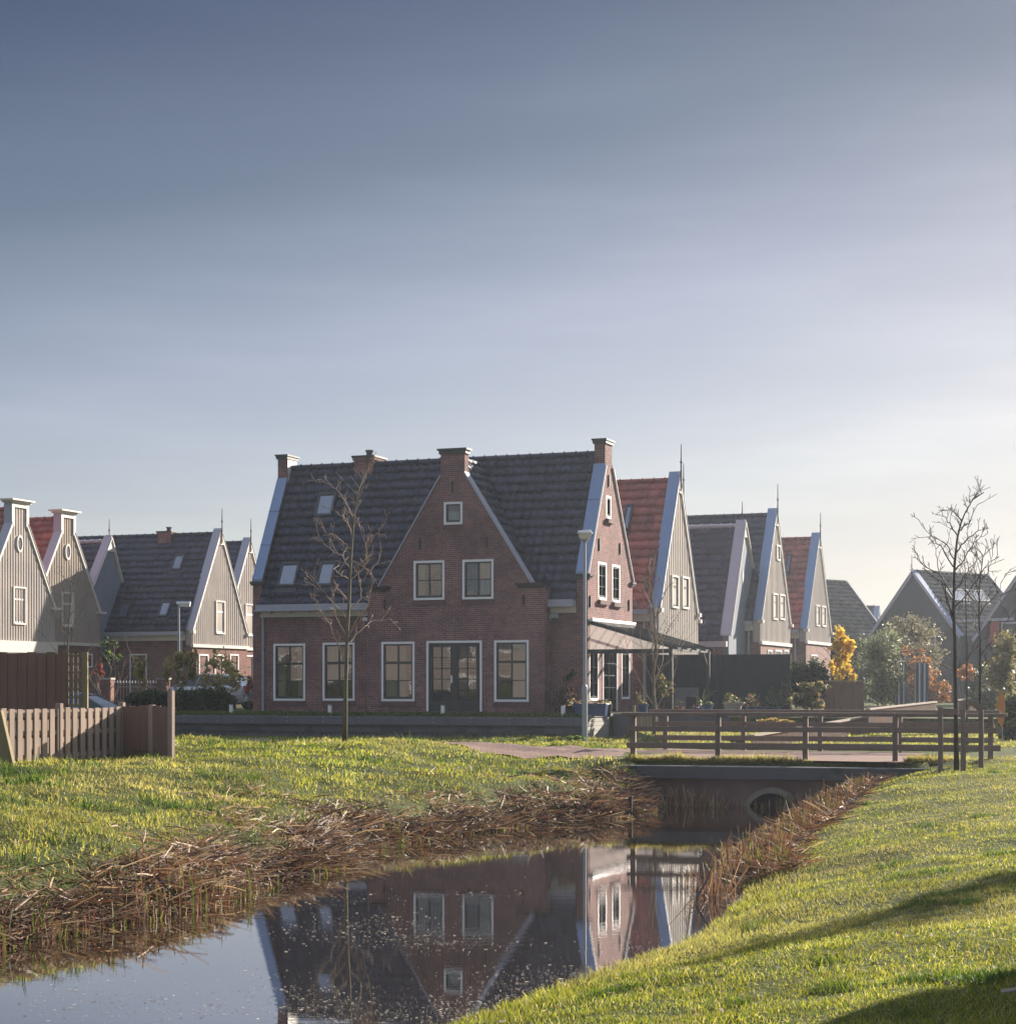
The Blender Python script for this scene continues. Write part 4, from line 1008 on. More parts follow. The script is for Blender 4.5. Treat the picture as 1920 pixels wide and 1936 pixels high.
# right row
f2 = F_at(1245, 70)
gable_house(f2, 'pale timber gable house with red tile roof, next behind the brick house', 5.5, 12, zof(1147, 70), zof(909, 72.6), 'tile_red', zsplit=1.9, parapet=.32, winglass='glass_dull',
    finial=1.1, wins=[grect(f2, 1268, 1088, 1280.5, 1150), grect(f2, 1288, 1090.5, 1300, 1151.5)], skylights=[((1175, 1003), (1198, 954))], group='timber gable houses')
p = f2.world(-1.45, 5.6, 0); f2b = Frame(p.x, p.y, R(21), 1.09)
gable_house(f2b, 'pale timber gable whose edge and spire peep out behind the red-roofed house', 5.4, 12, zof(1147, 70)-.05, zof(909, 72.6)-.05, 'tile_red', zsplit=1.9, parapet=.32, finial=1.1, group='timber gable houses')
f3 = F_at(1437, 86)
gable_house(f3, 'timber gable house with wide dark grey roof and a lean wing gable in front, shadow put into its colour', 6.35, 14, zof(1170, 86), zof(974, 88.9), 'tile', zsplit=zof(1215, 87), winglass='glass_dull', parapet=.30, finial=1.2,
    wins=[grect(f3, 1459.5, 1122, 1468.5, 1172), grect(f3, 1472.5, 1124, 1482, 1172), grect(f3, 1466.5, 1030.5, 1473, 1060)],
    lowwins=[grect(f3, 1450, 1229, 1458, 1240), grect(f3, 1464, 1229, 1476, 1241), grect(f3, 1481, 1229, 1489, 1242)],
    wing=(-.69, -.28, zof(985, 86), -3.16, zof(1200, 83.3), 1.30, zof(1072, 87.5), 8, 'siding_shadow', (-.55, zof(1091, 86)), None), group='timber gable houses')
f4 = F_at(1523, 97)
gable_house(f4, 'timber gable house with red tile roof, farthest of the row on the right', 6.6, 9, zof(1187, 97), zof(1018, 99.8), 'tile_red', zsplit=zof(1214, 98), winglass='glass_dull', parapet=.30, finial=1.1,
    wins=[grect(f4, 1541, 1144, 1548, 1184), grect(f4, 1552, 1146, 1559.5, 1185)], lowwins=[grect(f4, 1532, 1238, 1544, 1262)], skylights=[((1483, 1083), (1497, 1049))], group='timber gable houses')
# left row
f3a = F_at(363, 92)
gable_house(f3a, 'timber gable house with dark roof, brick chimney and roof windows, left of the brick house', 5.58, 15, zof(1190, 92), zof(1010, 94.6), 'tile', zsplit=zof(1220.5, 93), parapet=.26, finial=1.05, zinc='zinc_pale', batten=.2,
    wins=[grect(f3a, 407, 1136, 424, 1199)], lowwins=[grect(f3a, 375, 1237, 393, 1285), grect(f3a, 405, 1237, 421, 1285), grect(f3a, 434, 1237, 450, 1285)],
    skylights=[((322.5, 1078), (351, 1048)), ((297.5, 1166), (326, 1136)), ((222, 1168), (249, 1138))], chim=(298.5, 322.5, 1029, 1004), frontwins=[(-8.6, -7.3, .35, 2.6), (-3.6, -2.6, .35, 2.6), (-12, -10.9, .35, 2.6)],
    wing=(-4.9, .3, zof(1015, 94), -3.0, zof(1200, 92), 1.35, zof(1100, 94), 8, 'siding_shadow', None, None), group='timber gable houses')
wq = (f3a.on_u(202, 1096, -4.9)[0], f3a.on_u(214, 1096, -4.9)[0], zof(1121, 93.5), zof(1096, 93.5))
p = f3a.world(-1.41, 5.62, 0); f3b = Frame(p.x, p.y, R(21), 1.09)
gable_house(f3b, 'timber gable house half hidden behind the left corner of the brick house', 5.5, 12, zof(1190, 92), zof(1010, 94.6), 'tile', zsplit=zof(1220.5, 93), parapet=.26, finial=1.05, zinc='zinc_pale', batten=.2,
    wins=[grect(f3b, 463, 1142, 480, 1203)], lowwins=[grect(f3b, 462, 1239, 478, 1288)], group='timber gable houses')
fa1 = Frame(-23.4, 82.4, R(21), 1.09); fa2 = Frame(-22.24, 86.8, R(21), 1.09)
ha1 = gable_house(fa1, 'timber house with white bell-shaped gable and red roof at the left edge', 5.5, 10, zof(1146, 87.2), zof(963, 85), 'tile_red', zsplit=zof(1236, 84), bell=(zof(991, 85), .62, zof(948, 85)), winglass='glass_dull', finial=0, batten=.2,
    wins=[grect(fa1, 24, 1109.5, 48, 1181)], ovals=[fa1.on_u(36, 1028)], zinc='zinc_pale', group='bell gable houses')
mbq = MB(); mbox(mbq, side(0.0), -.05, 5.6, zof(1233, 84), zof(1211, 84), -.12, -.02)
mbq.build('fascia_boards', M['cream'], ha1)
gable_house(fa2, 'brown-grey timber house with bell-shaped gable and red roof, second from the left edge', 5.5, 10, zof(1154, 91.5), zof(981, 89.4), 'tile_red', 'siding_brown', zsplit=zof(1216, 89), bell=(zof(1007, 89.4), .58, zof(968, 89.4)), winglass='glass_dull', finial=0, batten=.2,
    wins=[grect(fa2, 116, 1119.5, 138, 1186)], ovals=[fa2.on_u(127, 1043.5)], lowwins=[grect(fa2, 160, 1236, 174, 1262)], zinc='zinc_pale', group='bell gable houses')
# dark barn-like houses on the right
k6 = dict(plain=True, batten=0, gutter=False, low='siding_dark', board=.16)
TH6 = R(141.5)
def dark(px, D, zpeak, W, L, label, **kw):
    c = at(px, D, 0); u = Vector((math.cos(TH6), -math.sin(TH6))); v = Vector((math.sin(TH6), math.cos(TH6)))
    o = Vector((c.x, c.y))-v*(W/2); fr = Frame(o.x, o.y, TH6, 1.0)
    return fr
f6 = dark(1725, 119, 0, 7.5, 8, '')
gable_house(f6, 'dark timber barn-like house with pale verge boards and two roof windows with a painted sun glint', 7.5, 7.8, 4.3, 8.45, 'tile_green', 'siding_dark', .5, parapet=.06, finial=1.0, farfinial=True, slopewins=[((1803, 1136), (1815, 1115)), ((1842, 1137), (1853, 1117))],
    wins=[(2.05, 3.2, 2.6, 4.3), (4.4, 5.6, 2.6, 4.3)], name='dark_timber_house', group='dark timber houses', **k6)
f5 = dark(1452, 127, 0, 7.5, 8, '')
gable_house(f5, 'dark roofed house between the last red roof and the barn-like house', 7.5, 8.0, 4.3, 8.5, 'tile_green', 'siding_dark', .5, parapet=.06, finial=0, name='dark_timber_house', group='dark timber houses', **k6)
f7o = Vector((28.9, 101.6)); v7 = Vector((math.sin(TH6), math.cos(TH6))); o7 = f7o-v7*4.14
f7 = Frame(o7.x, o7.y, TH6, 1.0)
h7 = gable_house(f7, 'dark timber house with pale verge and red shutter cut by the right edge', 8.3, 9, 3.75, 8.5, 'tile_green', 'siding_dark', .5, parapet=.06, finial=1.0, wins=[], name='dark_timber_house', group='dark timber houses', **k6)
g7 = [grect(f7, 1893, 1176, 1925, 1226), grect(f7, 1871, 1176, 1889, 1218)]
window(h7, side(0.0), tuple(sorted(g7[0][:2]))+g7[0][2:], cols=2, rows=1, frame='zinc_pale', sash='green', glass='glass_sky', deep=.03, fw=.1, proud=.05)
mb = MB(); r7 = tuple(sorted(g7[1][:2])); mbox(mb, side(0.0), *r7, *g7[1][2:], -.06, -.01); mb.build('shutter', M['red_paint'], h7)
mb = MB(); mbox(mb, side(0.0), r7[0]-2.2, r7[1]+1, g7[1][3]+.05, g7[1][3]+.2, -.08, -.001); mb.build('band', M['zinc_pale'], h7)
f8 = F_at(1650, 160)
gable_house(f8, 'tiny far house with green-grey roof seen between two dark roofs', 5.6, 6, 3.2, zof(1146, 161), 'tile_green', 'siding', 2.5, parapet=.06, finial=0, name='far_house', batten=0, gutter=False)
# ------------------------------------------------------------------ blades, stems and leaves
def blades(name, P, Z, h, w, col, lean, mat, az=None, parent=None, curve=0.5):
    """a bent tapering blade at each point"""
    n = len(P); fa = RNG.uniform(0, 2*np.pi, n); az = RNG.uniform(0, 2*np.pi, n) if az is None else az
    dx, dy = np.cos(fa)*w/2, np.sin(fa)*w/2
    b = np.column_stack([P, Z]); d = np.column_stack([np.cos(az), np.sin(az), np.zeros(n)])
    up = np.array([0, 0, 1.0]); side_ = np.column_stack([dx, dy, np.zeros(n)])
    l1, l2 = lean*(1-curve), lean
    mid = b+(d*np.sin(l1)[:, None]+up*np.cos(l1)[:, None])*(h*0.55)[:, None]
    tip = mid+(d*np.sin(l2*1.25)[:, None]+up*np.cos(l2*1.25)[:, None])*(h*0.5)[:, None]
    V = np.stack([b-side_, b+side_, mid-side_*.75, mid+side_*.75, tip], 1).reshape(-1, 3)
    k = np.arange(n)[:, None]*5; L = np.concatenate([k+0, k+1, k+3, k+2, k+2, k+3, k+4], 1).ravel()
    S = np.tile([4, 3], n)
    return np_mesh(name, V, S, L, mat, np.repeat(col, 5, 0), parent=parent)
def palette(n, cols, wts, var=0.2):
    cols = np.array(cols); k = RNG.choice(len(cols), n, p=np.array(wts)/sum(wts))
    return cols[k]*RNG.uniform(1-var, 1+var, (n, 1))
def make_grass(name, N, D0, D1, which, power=1.0):
    D = D0+(D1-D0)*RNG.random(N)**power
    X = (RNG.uniform(-480, 2520, N)-CX)/FPX*D
    P = np.column_stack([X, D])
    dl, dr = seg_dist(P, LEFT), seg_dist(P, RIGHT); ins = inside(P, CANAL); left = dl < dr
    br, u, v = in_bridge(P, 0.0)
    road = inside(P, ROADPOLY); dM = P-np.array(MH.o); mv = dM@np.array(MH.v); mu = dM@np.array(MH.u)
    ins &= ~br
    ok = ~ins & ~road & (mv < -2.25) if which != 'garden' else (~ins & ~road & ((mv < -2.25) | (mu > 0.9)) & (mv < -0.3))
    edge = np.where(left, dl, dr)
    if which == 'left': ok &= left & ~((v > -.05) & br) & (dl > 0.25) & (RNG.random(N) < np.maximum(np.clip((dl-.5)/1.0, .10, 1), .6*(P[:, 1] > 29)))
    if which == 'right': ok &= ~left & ~((v > -.05) & br)
    if which == 'verge': ok &= br & (v > .37) & (v < 1.15)
    if which == 'garden': ok &= (P[:, 1] > 36.5) & (P[:, 0] > 0.0) & ~br
    P, D, left, edge = P[ok], D[ok], left[ok], edge[ok]; n = len(P)
    Z = ground_z(P)-.01
    c1, c2 = vnoise(P, 0.55, 1), vnoise(P, 2.1, 2); c3 = vnoise(P, 5.0, 9); big = vnoise(P, .22, 17)
    base = palette(n, [(.085,.112,.014), (.155,.163,.022), (.215,.198,.033), (.31,.26,.13), (.042,.07,.012)], [.26, .33, .24, .09, .08], .25)
    straw = np.array([.24, .20, .095])
    k = np.clip((c1-.5)*1.8, 0, .65)*(0.5 if which == 'left' else .7)+np.clip((big-.6)*1.6, 0, .4)
    k = np.clip(k, 0, .75)
    if which == 'verge': k = np.full(n, .7)
    if which == 'left': k = np.maximum(k, np.clip(1-(edge-.3)/1.0, 0, .5))
    col = base*(1-k[:, None])+straw*RNG.uniform(.6, 1.2, (n, 1))*k[:, None]
    col *= 1.22*(0.68+0.64*c2)[:, None]*(1.0 if which != 'left' else (0.75+.5*vnoise(P, .9, 31))[:, None])
    if which == 'right': h = RNG.uniform(.02, .045, n)*(0.6+.8*c3)*(1+np.clip(.9-edge, 0, .9)*1.3)
    elif which == 'verge': h = RNG.uniform(.05, .19, n)*(.5+.8*c3)
    else: h = RNG.uniform(.028, .075, n)*(0.45+1.2*c3)*(1+.7*np.clip((c2-.6)*3, 0, 1))
    if which in ('left', 'right'):
        wd = vnoise(P, 1.7, 41)*.7+vnoise(P, 4.3, 43)*.3; mk = np.clip((wd-(.70 if which == 'left' else .74))*14, 0, 1)
        col = col*(1-mk[:, None])+np.array([.05, .085, .016])*RNG.uniform(.6, 1.5, (n, 1))*mk[:, None]; h = h*(1+1.1*mk)
    w = (.0029 if which == 'right' else .0042)*(1+D/11.0)*RNG.uniform(.7, 1.3, n)
    lean = RNG.uniform(.25, 1.35, n)
    return blades(name, P, Z, h, w, col, lean, M['grassblade'])
tag(make_grass('grass', 720000, 7.2, 32, 'right', 1.35), 'sunlit mown grass on the near right bank', 'grass', kind='stuff')
tag(make_grass('grass', 500000, 13, 60, 'left', 1.2), 'rough green and straw coloured grass on the left bank', 'grass', kind='stuff')
tag(make_grass('grass', 540000, 30.3, 33.6, 'verge'), 'dry grass along the bridge edge', 'grass', kind='stuff')
tag(make_grass('grass', 160000, 34, 62, 'garden'), 'grass behind the bridge before the garden', 'grass', kind='stuff')
def strip_grass():
    n = 26000; u = RNG.uniform(-20, 0.5, n); v = RNG.uniform(-1.9, -.4, n)
    P = np.array(MH.o)+u[:, None]*np.array(MH.u)+v[:, None]*np.array(MH.v)
    c = palette(n, [(.05,.09,.015), (.10,.14,.02), (.16,.15,.05)], [.5, .35, .15], .25)
    o = blades('grass', P, np.full(n, 1.085), RNG.uniform(.05, .13, n), np.full(n, .022), c, RNG.uniform(.1, .8, n), M['grassblade'])
    tag(o, 'narrow strip of lawn on top of the retaining wall', 'grass', kind='stuff')
strip_grass()

REED = [(.17,.088,.058), (.28,.17,.115), (.44,.31,.22), (.05,.029,.021), (.21,.088,.05)]
def along(line, n, y0, y1):
    p = np.array(line); d = np.concatenate([[0], np.cumsum(np.hypot(*np.diff(p, axis=0).T))])
    yy = np.interp(np.linspace(0, d[-1], 4000), d, p[:, 1]); ok = (yy > y0) & (yy < y1); tt = np.linspace(0, d[-1], 4000)[ok]
    t = RNG.choice(tt, n)+RNG.uniform(-.02, .02, n)
    q = np.stack([np.interp(t, d, p[:, 0]), np.interp(t, d, p[:, 1])], 1); q2 = np.stack([np.interp(t+.05, d, p[:, 0]), np.interp(t+.05, d, p[:, 1])], 1)
    tan = q2-q; tan /= np.maximum(np.hypot(tan[:, 0], tan[:, 1]), 1e-6)[:, None]
    return q, tan, t
def stems(P, Z, L, tilt, az, w, col, bend=0.25):
    """straight-ish stems as two-segment four-vertex ribbons; returns arrays to be joined"""
    n = len(P); d = np.column_stack([np.cos(az)*np.sin(tilt), np.sin(az)*np.sin(tilt), np.cos(tilt)])
    b = np.column_stack([P, Z]); r = RNG.normal(size=(n, 3)); s = np.cross(d, r); s /= np.linalg.norm(s, axis=1)[:, None]; s *= (w/2)[:, None]
    s2 = np.cross(d, s); k = RNG.uniform(-bend, bend, (n, 1))*L[:, None]
    mid = b+d*(L*.5)[:, None]+s2/(w[:, None]/2)*k*.25; tip = b+d*L[:, None]-np.array([0, 0, 1.0])*np.abs(k)*.35
    V = np.stack([b-s, b+s, mid-s, mid+s, tip-s*.6, tip+s*.6], 1).reshape(-1, 3)
    i = np.arange(n)[:, None]*6; F = np.concatenate([i+0, i+1, i+3, i+2, i+2, i+3, i+5, i+4], 1).reshape(-1, 4)
    return V, F, np.repeat(col, 6, 0)
def join_stems(name, parts, mat):
    V, F, C, k = [], [], [], 0
    for v, f, c in parts: V.append(v); F.append(f+k); C.append(c); k += len(v)
    F = np.concatenate(F); return np_mesh(name, np.concatenate(V), np.full(len(F), 4), F.ravel(), mat, np.concatenate(C))
def reeds_left():
    parts = []
    for (n, o0, o1, kind) in ((21000, .0, .74, 'lying'), (5200, -.16, .4, 'stub'), (800, -.2, .5, 'green'), (4200, .4, 1.9, 'loose')):
        q, tan, t = along(LEFT, n, 11.5, 31.5); nrm = np.column_stack([-tan[:, 1], tan[:, 0]])
        thick = 0.75+.5*np.sin(t*1.1)+.35*np.sin(t*2.7+1)
        off = o0+(o1-o0)*RNG.random(n)**(1.2 if kind != 'loose' else 1.6)*np.clip(thick, .5, 1.4)
        P = q+nrm*off[:, None]; D = P[:, 1]; w = .0046*(1+D/22)*RNG.uniform(.5, 2.0, n)
        Zg = np.maximum(height(P, False), -.03)
        if kind in ('lying', 'loose'):
            pile = np.where(D < 19, .09, .045)*np.clip(thick, .3, 1.3)*np.exp(-((off-.42)/.38)**2)
            Z = Zg+RNG.random(n)*(pile if kind == 'lying' else .03)+.005
            az = np.arctan2(-nrm[:, 1], -nrm[:, 0])+RNG.normal(0, .9, n)+RNG.choice([1.3, -1.7, 2.6], n); tilt = RNG.normal(1.46, .22, n)
            L = RNG.uniform(.07, .36, n)*RNG.choice([.6, 1, 1.3], n) if kind == 'lying' else RNG.uniform(.06, .32, n)
            c = palette(n, REED, [.24, .28, .20, .18, .10] if kind == 'lying' else [.2, .35, .35, .05, .05], .3)
            c *= np.where(Z[:, None]-Zg[:, None] < .04, .65, 1.0) if kind == 'lying' else 1  # lowest stems darkened: shade of the gaps put into their colour
        else:
            Z = Zg-.02; az = RNG.uniform(0, 6.28, n); tilt = np.abs(RNG.normal(0, .25, n)); L = RNG.uniform(.05, .24, n)
            keep = (np.sin(t*1.9+.3)+.7*np.sin(t*4.7)+.4*np.sin(t*9.1) > .15) | (RNG.random(n) < .15); L = np.where((D > 12) & (D < 19.0), L*1.0, L*.5)
            L = np.where(keep, L, L*.4)
            c = palette(n, REED, [.3, .2, .15, .1, .25], .3) if kind == 'stub' else palette(n, [(.11,.17,.025), (.2,.22,.05)], [.6, .4], .25)
            if kind == 'green': L *= 1.5
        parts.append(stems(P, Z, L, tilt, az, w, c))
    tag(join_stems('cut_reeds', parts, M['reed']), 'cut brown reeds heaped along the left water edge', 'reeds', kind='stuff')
reeds_left()
def reeds_right():
    parts = []
    for (n, o0, o1, kind) in ((5200, -.15, .7, 'lying'), (3600, -.28, .55, 'stand'), (1100, -.3, .5, 'green')):
        q, tan, t = along(RIGHT, n, 18.6, 30.2 if kind == 'lying' else 28.6); nrm = np.column_stack([tan[:, 1], -tan[:, 0]])
        P = q+nrm*(o0+(o1-o0)*RNG.random(n)+.4*sstep(21, 25.5, q[:, 1]))[:, None]; D = P[:, 1]; w = .0050*(1+D/20)*RNG.uniform(.6, 1.6, n); Z = np.maximum(height(P, False), -.03)-.01
        if kind == 'lying':
            az = RNG.uniform(0, 6.28, n); tilt = RNG.normal(1.45, .2, n); L = RNG.uniform(.1, .4, n); Z = Z+RNG.random(n)*.07; c = palette(n, REED, [.4, .2, .1, .2, .1], .3)
        else:
            az = RNG.uniform(0, 6.28, n); tilt = np.abs(RNG.normal(0, .3, n)); L = RNG.uniform(.06, .27, n)*(.45+.65*np.sin(t*1.7)**2)*np.where(RNG.random(n) < .04, 1.7, 1)
            c = palette(n, REED, [.25, .2, .1, .1, .35], .3) if kind == 'stand' else palette(n, [(.13,.17,.03), (.24,.24,.05)], [.6, .4], .25)
        parts.append(stems(P, Z, L, tilt, az, w, c))
    # clumps against the bridge wall
    for (px, nn, sp, hh) in ((1292, 260, .32, .42), (1330, 90, .2, .3), (1375, 60, .25, .2), (1545, 260, .5, .3), (1600, 200, .4, .35)):
        c0 = at(px, 31.0-(px-1480)/3500*31*.28, 0); P = np.array([c0.x, c0.y-.25])+RNG.normal(0, 1, (nn, 2))*np.array([sp, .14])
        parts.append(stems(P, np.full(nn, -.03), RNG.uniform(.4, 1.0, nn)*hh, np.abs(RNG.normal(.1, .35, nn)), RNG.uniform(0, 6.28, nn), np.full(nn, .011), palette(nn, REED+[(.16,.18,.03)], [.25, .2, .15, .1, .2, .1], .3)))
    for (px, py, D) in ((1345, 1700, 17.6), (1352, 1690, 18.2), (1400, 1640, 20.5)):
        n = 60; c0 = at(px, D, 0); P = np.array([c0.x, c0.y])+RNG.normal(0, .12, (n, 2))
        parts.append(stems(P, np.full(n, -.02), RNG.uniform(.1, .4, n), np.abs(RNG.normal(.3, .4, n)), RNG.uniform(0, 6.28, n), np.full(n, .009), palette(n, REED, [.4, .2, .1, .2, .1], .3)))
    tag(join_stems('standing_reeds', parts, M['reed']), 'red-brown reeds standing along the right water edge and at the bridge wall', 'reeds', kind='stuff')
reeds_right()
def debris():
    pts = []
    for (x, y, sx, sy, n) in ((600,1698,80,8,130), (640,1760,90,16,320), (700,1742,60,10,160), (790,1775,70,14,260), (900,1694,50,5,60), (860,1790,90,8,140), (1040,1850,90,16,520), (960,1890,90,20,500), (880,1915,60,14,300),
                              (620,1900,60,25,300), (300,1905,180,16,330), (120,1860,90,20,120), (760,1915,120,16,300), (520,1880,60,25,120), (1210,1790,40,10,110), (1330,1700,30,14,110), (800,1720,250,60,60)):
        p = RNG.normal(0, 1, (n, 2))*np.array([sx, sy])+np.array([x, y]); p = p[p[:, 1] > 1600]
        D = 2.0*FPX/(p[:, 1]-HY); pts.append(np.column_stack([(p[:, 0]-CX)/FPX*D, D]))
    P = np.concatenate(pts); P = P[inside(P, CANAL)]; n = len(P)
    a = RNG.uniform(0, 6.28, n); r = RNG.uniform(.004, .0115, n)*RNG.choice([1, 1, 1, 1, 1.8], n)*(P[:, 1]/13)**.6; e = RNG.uniform(.3, .8, n)
    c_, s_ = np.cos(a), np.sin(a)
    V = np.stack([np.column_stack([P[:, 0]+r*(c_*q-s_*w_*e), P[:, 1]+r*(s_*q+c_*w_*e), np.full(n, .004)]) for k, (q, w_) in enumerate(((1, 0), (0, 1), (-1, 0), (0, -1)))], 1).reshape(-1, 3)
    o = np_mesh('floating_leaves', V, np.full(n, 4), np.arange(4*n), M['reed'], np.repeat(palette(n, [(.34,.31,.28), (.16,.12,.09), (.06,.06,.05), (.5,.46,.4)], [.35, .25, .2, .2], .3), 4, 0))
    tag(o, 'specks of leaf litter and duckweed floating on the canal', 'leaf litter', kind='stuff')
debris()

def fallen_leaves():
    n = 2600; D = RNG.uniform(8, 40, n); X = (RNG.uniform(-200, 2200, n)-CX)/FPX*D; P = np.column_stack([X, D])
    dl, dr = seg_dist(P, LEFT), seg_dist(P, RIGHT); br, u, v = in_bridge(P, .2)
    ok = ~inside(P, CANAL) & ~inside(P, ROADPOLY) & ~br & (vnoise(P, .6, 71) > .42) & (np.minimum(dl, dr) > .3); P = P[ok]; n = len(P)
    a = RNG.uniform(0, 6.28, n); r = RNG.uniform(.012, .028, n); c_, s_ = np.cos(a)*r, np.sin(a)*r; Z = ground_z(P)+RNG.uniform(.03, .06, n)
    V = np.stack([np.column_stack([P[:, 0]+c_*q-s_*w_*.6, P[:, 1]+s_*q+c_*w_*.6, Z+RNG.uniform(-.008, .008, n)]) for q, w_ in ((1, 0), (0, 1), (-1, 0), (0, -1))], 1).reshape(-1, 3)
    o = np_mesh('fallen_leaves', V, np.full(n, 4), np.arange(4*n), M['leaf'], np.repeat(palette(n, [(.20,.11,.05), (.34,.26,.16), (.12,.07,.04), (.42,.38,.32)], [.35, .3, .2, .15], .3), 4, 0))
    tag(o, 'brown and pale fallen leaves scattered over both lawns', 'fallen leaves', kind='stuff')
fallen_leaves()
# ------------------------------------------------------------------ trees and shrubs
def twigs(mb, p, d, L, r, depth, rnd, up=.35, n=2):
    """a branch that wanders and forks"""
    pts = [Vector(p)]; d = Vector(d).normalized(); k = max(3, int(L/.22)); rr = [r]
    for j in range(k):
        d = (d+Vector((rnd.uniform(-.22,.22), rnd.uniform(-.22,.22), rnd.uniform(-.1,.22)*up))).normalized()
        pts.append(pts[-1]+d*(L/k)); rr.append(max(r*(1-.75*(j+1)/k), .0042))
    mb.tube(pts, rr, 5 if r > .012 else 4, cap=False)
    if depth > 0:
        for j in range(rnd.randint(n, n+2)):
            q = rnd.uniform(.25, .95); i = min(int(q*k), k-1); base = pts[i].lerp(pts[i+1], q*k-i)
            dd = (pts[i+1]-pts[i]).normalized(); s = dd.orthogonal(); s.rotate(Matrix.Rotation(rnd.uniform(0, 6.28), 3, dd))
            twigs(mb, base, dd*1.0+s*rnd.uniform(.5, 1.0)+Vector((0,0,.25)), L*rnd.uniform(.25, .5), max(r*.5, .0032), depth-1, rnd, up, max(1, n-1))
def traced_tree(label, D, trunk, branches, rt, barkm, twigm, seed, cat='tree', group=None, name='bare_tree', base_z=None, depth=1, twn=(.2, .5)):
    """bare tree whose main limbs follow the photograph's outline at its own distance, with limbs spread in depth"""
    rnd = random.Random(seed); b = at(trunk[0][0], D, py=trunk[0][1]); zg = gz(b.x, b.y) if base_z is None else base_z
    t = thing(name, (b.x, b.y, zg), label, cat, group=group)
    L = lambda px, py, dd: at(px, D+dd, py=py)-Vector((b.x, b.y, zg))
    pts = [L(x, y, 0) for x, y in trunk]; pts[0].z = -.1
    n = len(pts); mb = MB()
    def rad(k): return max(rt*(1-.9*(k/(n-1))**.8), .008)
    mb.tube(pts, [rt*1.25]+[rad(k) for k in range(1, n)], 9); mb.build('trunk', M[barkm], t, smooth=True)
    mb = MB()
    for br in branches:
        dd = 0.0; sl = rnd.uniform(-.55, .55); q = []
        for k, (x, y) in enumerate(br): q.append(L(x, y, sl*k*.45+rnd.uniform(-.03, .03)*k))
        r0 = max(rt*.36, .011)
        fine = []
        for a, b_ in zip(q[:-1], q[1:]):
            for j in range(4): fine.append(a.lerp(b_, j/4)+Vector((rnd.uniform(-.018,.018), rnd.uniform(-.02,.02), rnd.uniform(-.018,.018)))*(1 if j else .3))
        fine.append(q[-1]); m_ = len(fine)
        mb.tube(fine, [max(r0*(1-.85*k/m_), .0045) for k in range(m_)], 5, cap=False)
        for k in range(2, m_, 2):
            d = (fine[k]-fine[k-1]).normalized(); s = d.orthogonal(); s.rotate(Matrix.Rotation(rnd.uniform(0, 6.28), 3, d))
            twigs(mb, fine[k], d+s*rnd.uniform(.5, 1.1)+Vector((0, 0, .2)), rnd.uniform(*twn), .0062, depth, rnd)
    for k in range(n//2, n-1):
        for j in range(3):
            p = pts[k].lerp(pts[k+1], rnd.random()); a = rnd.uniform(0, 6.28)
            twigs(mb, p, (math.cos(a)*.7, math.sin(a)*.7, .8), rnd.uniform(*twn)*1.3, .007, depth, rnd)
    mb.build('crown', M[twigm], t, smooth=True)
    return t
traced_tree('young bare tree with straight trunk in front of the brick house', 36.0,
    [(651,1412),(653,1300),(656,1200),(660,1130),(662,1075),(665,1030),(668,985),(672,960),(677,930),(685,905),(690,893)],
    [[(651,1249),(637,1216),(622,1179),(605,1154),(592.6,1129),(595,1073)], [(654,1199),(633,1162),(631,1118)], [(653,1168),(630,1141),(608,1115),(580,1101)],
     [(661,1199),(675,1171),(697,1148),(702,1095)], [(664,1151),(683,1132),(682,1101),(674,1076)], [(655,1134),(639,1115),(632,1098)], [(660,1095),(644,1087),(630,1076)],
     [(664,1094),(686,1076),(695,1059),(688,1020),(678,983)], [(661,1076),(648,1051),(633,1045),(616,1031),(604,1017)], [(664,1037),(650,1028),(636,1017),(616,1006),(604,992)],
     [(669.5,985),(655.5,955.5),(643,933),(625,916),(606.6,906)], [(667,1014),(657,989),(636,967)], [(690,1060),(697,1025),(711,1009),(725,995)], [(661,1214),(686,1188),(700,1176),(737,1170)],
     [(675,945),(684,925),(697,893)], [(664,1060),(700,1080),(716,1060),(722,1040)]], .046, 'bark', 'twig', 3, group='bare young trees', depth=1, twn=(.15, .42))
traced_tree('tall young tree with spreading bare crown tied to stakes on the right bank', 29.3,
    [(1808,1447),(1806,1330),(1804,1210),(1802,1148),(1804,1066),(1809,1018),(1816,989),(1823.6,970),(1838,945),(1859,931)],
    [[(1801,1173),(1782,1107),(1772,1057),(1763.6,1024)], [(1802,1072),(1782,1039),(1761.5,1014),(1736.6,983)], [(1809,1012),(1794.6,989),(1782,975.6),(1770,971)], [(1803,1080),(1819.5,1063.6),(1842,1024),(1867,1007.7)],
     [(1807,1045),(1827.7,1020),(1848.5,1003.5),(1862,996)], [(1811,1003.5),(1832,989),(1847,954)], [(1801,1177),(1786,1107),(1753,1080),(1734.6,1057)], [(1802.5,1267),(1776,1256),(1752,1229.5),(1729,1211),(1710,1192)],
     [(1808,1262),(1823,1250),(1845,1225),(1870,1190)], [(1803,1120),(1822,1090),(1845,1060),(1878,1035)], [(1802,1130),(1775,1085),(1740,1065),(1728,1040)], [(1805,1060),(1790,1030),(1770,1018),(1746,1016)], [(1826,968),(1833,950),(1834,927)], [(1803,1150),(1830,1120),(1860,1075),(1885,1050)]],
    .037, 'bark_dark', 'twig_dark', 5, group='bare trees at the right end of the bridge', depth=1, twn=(.1, .3))
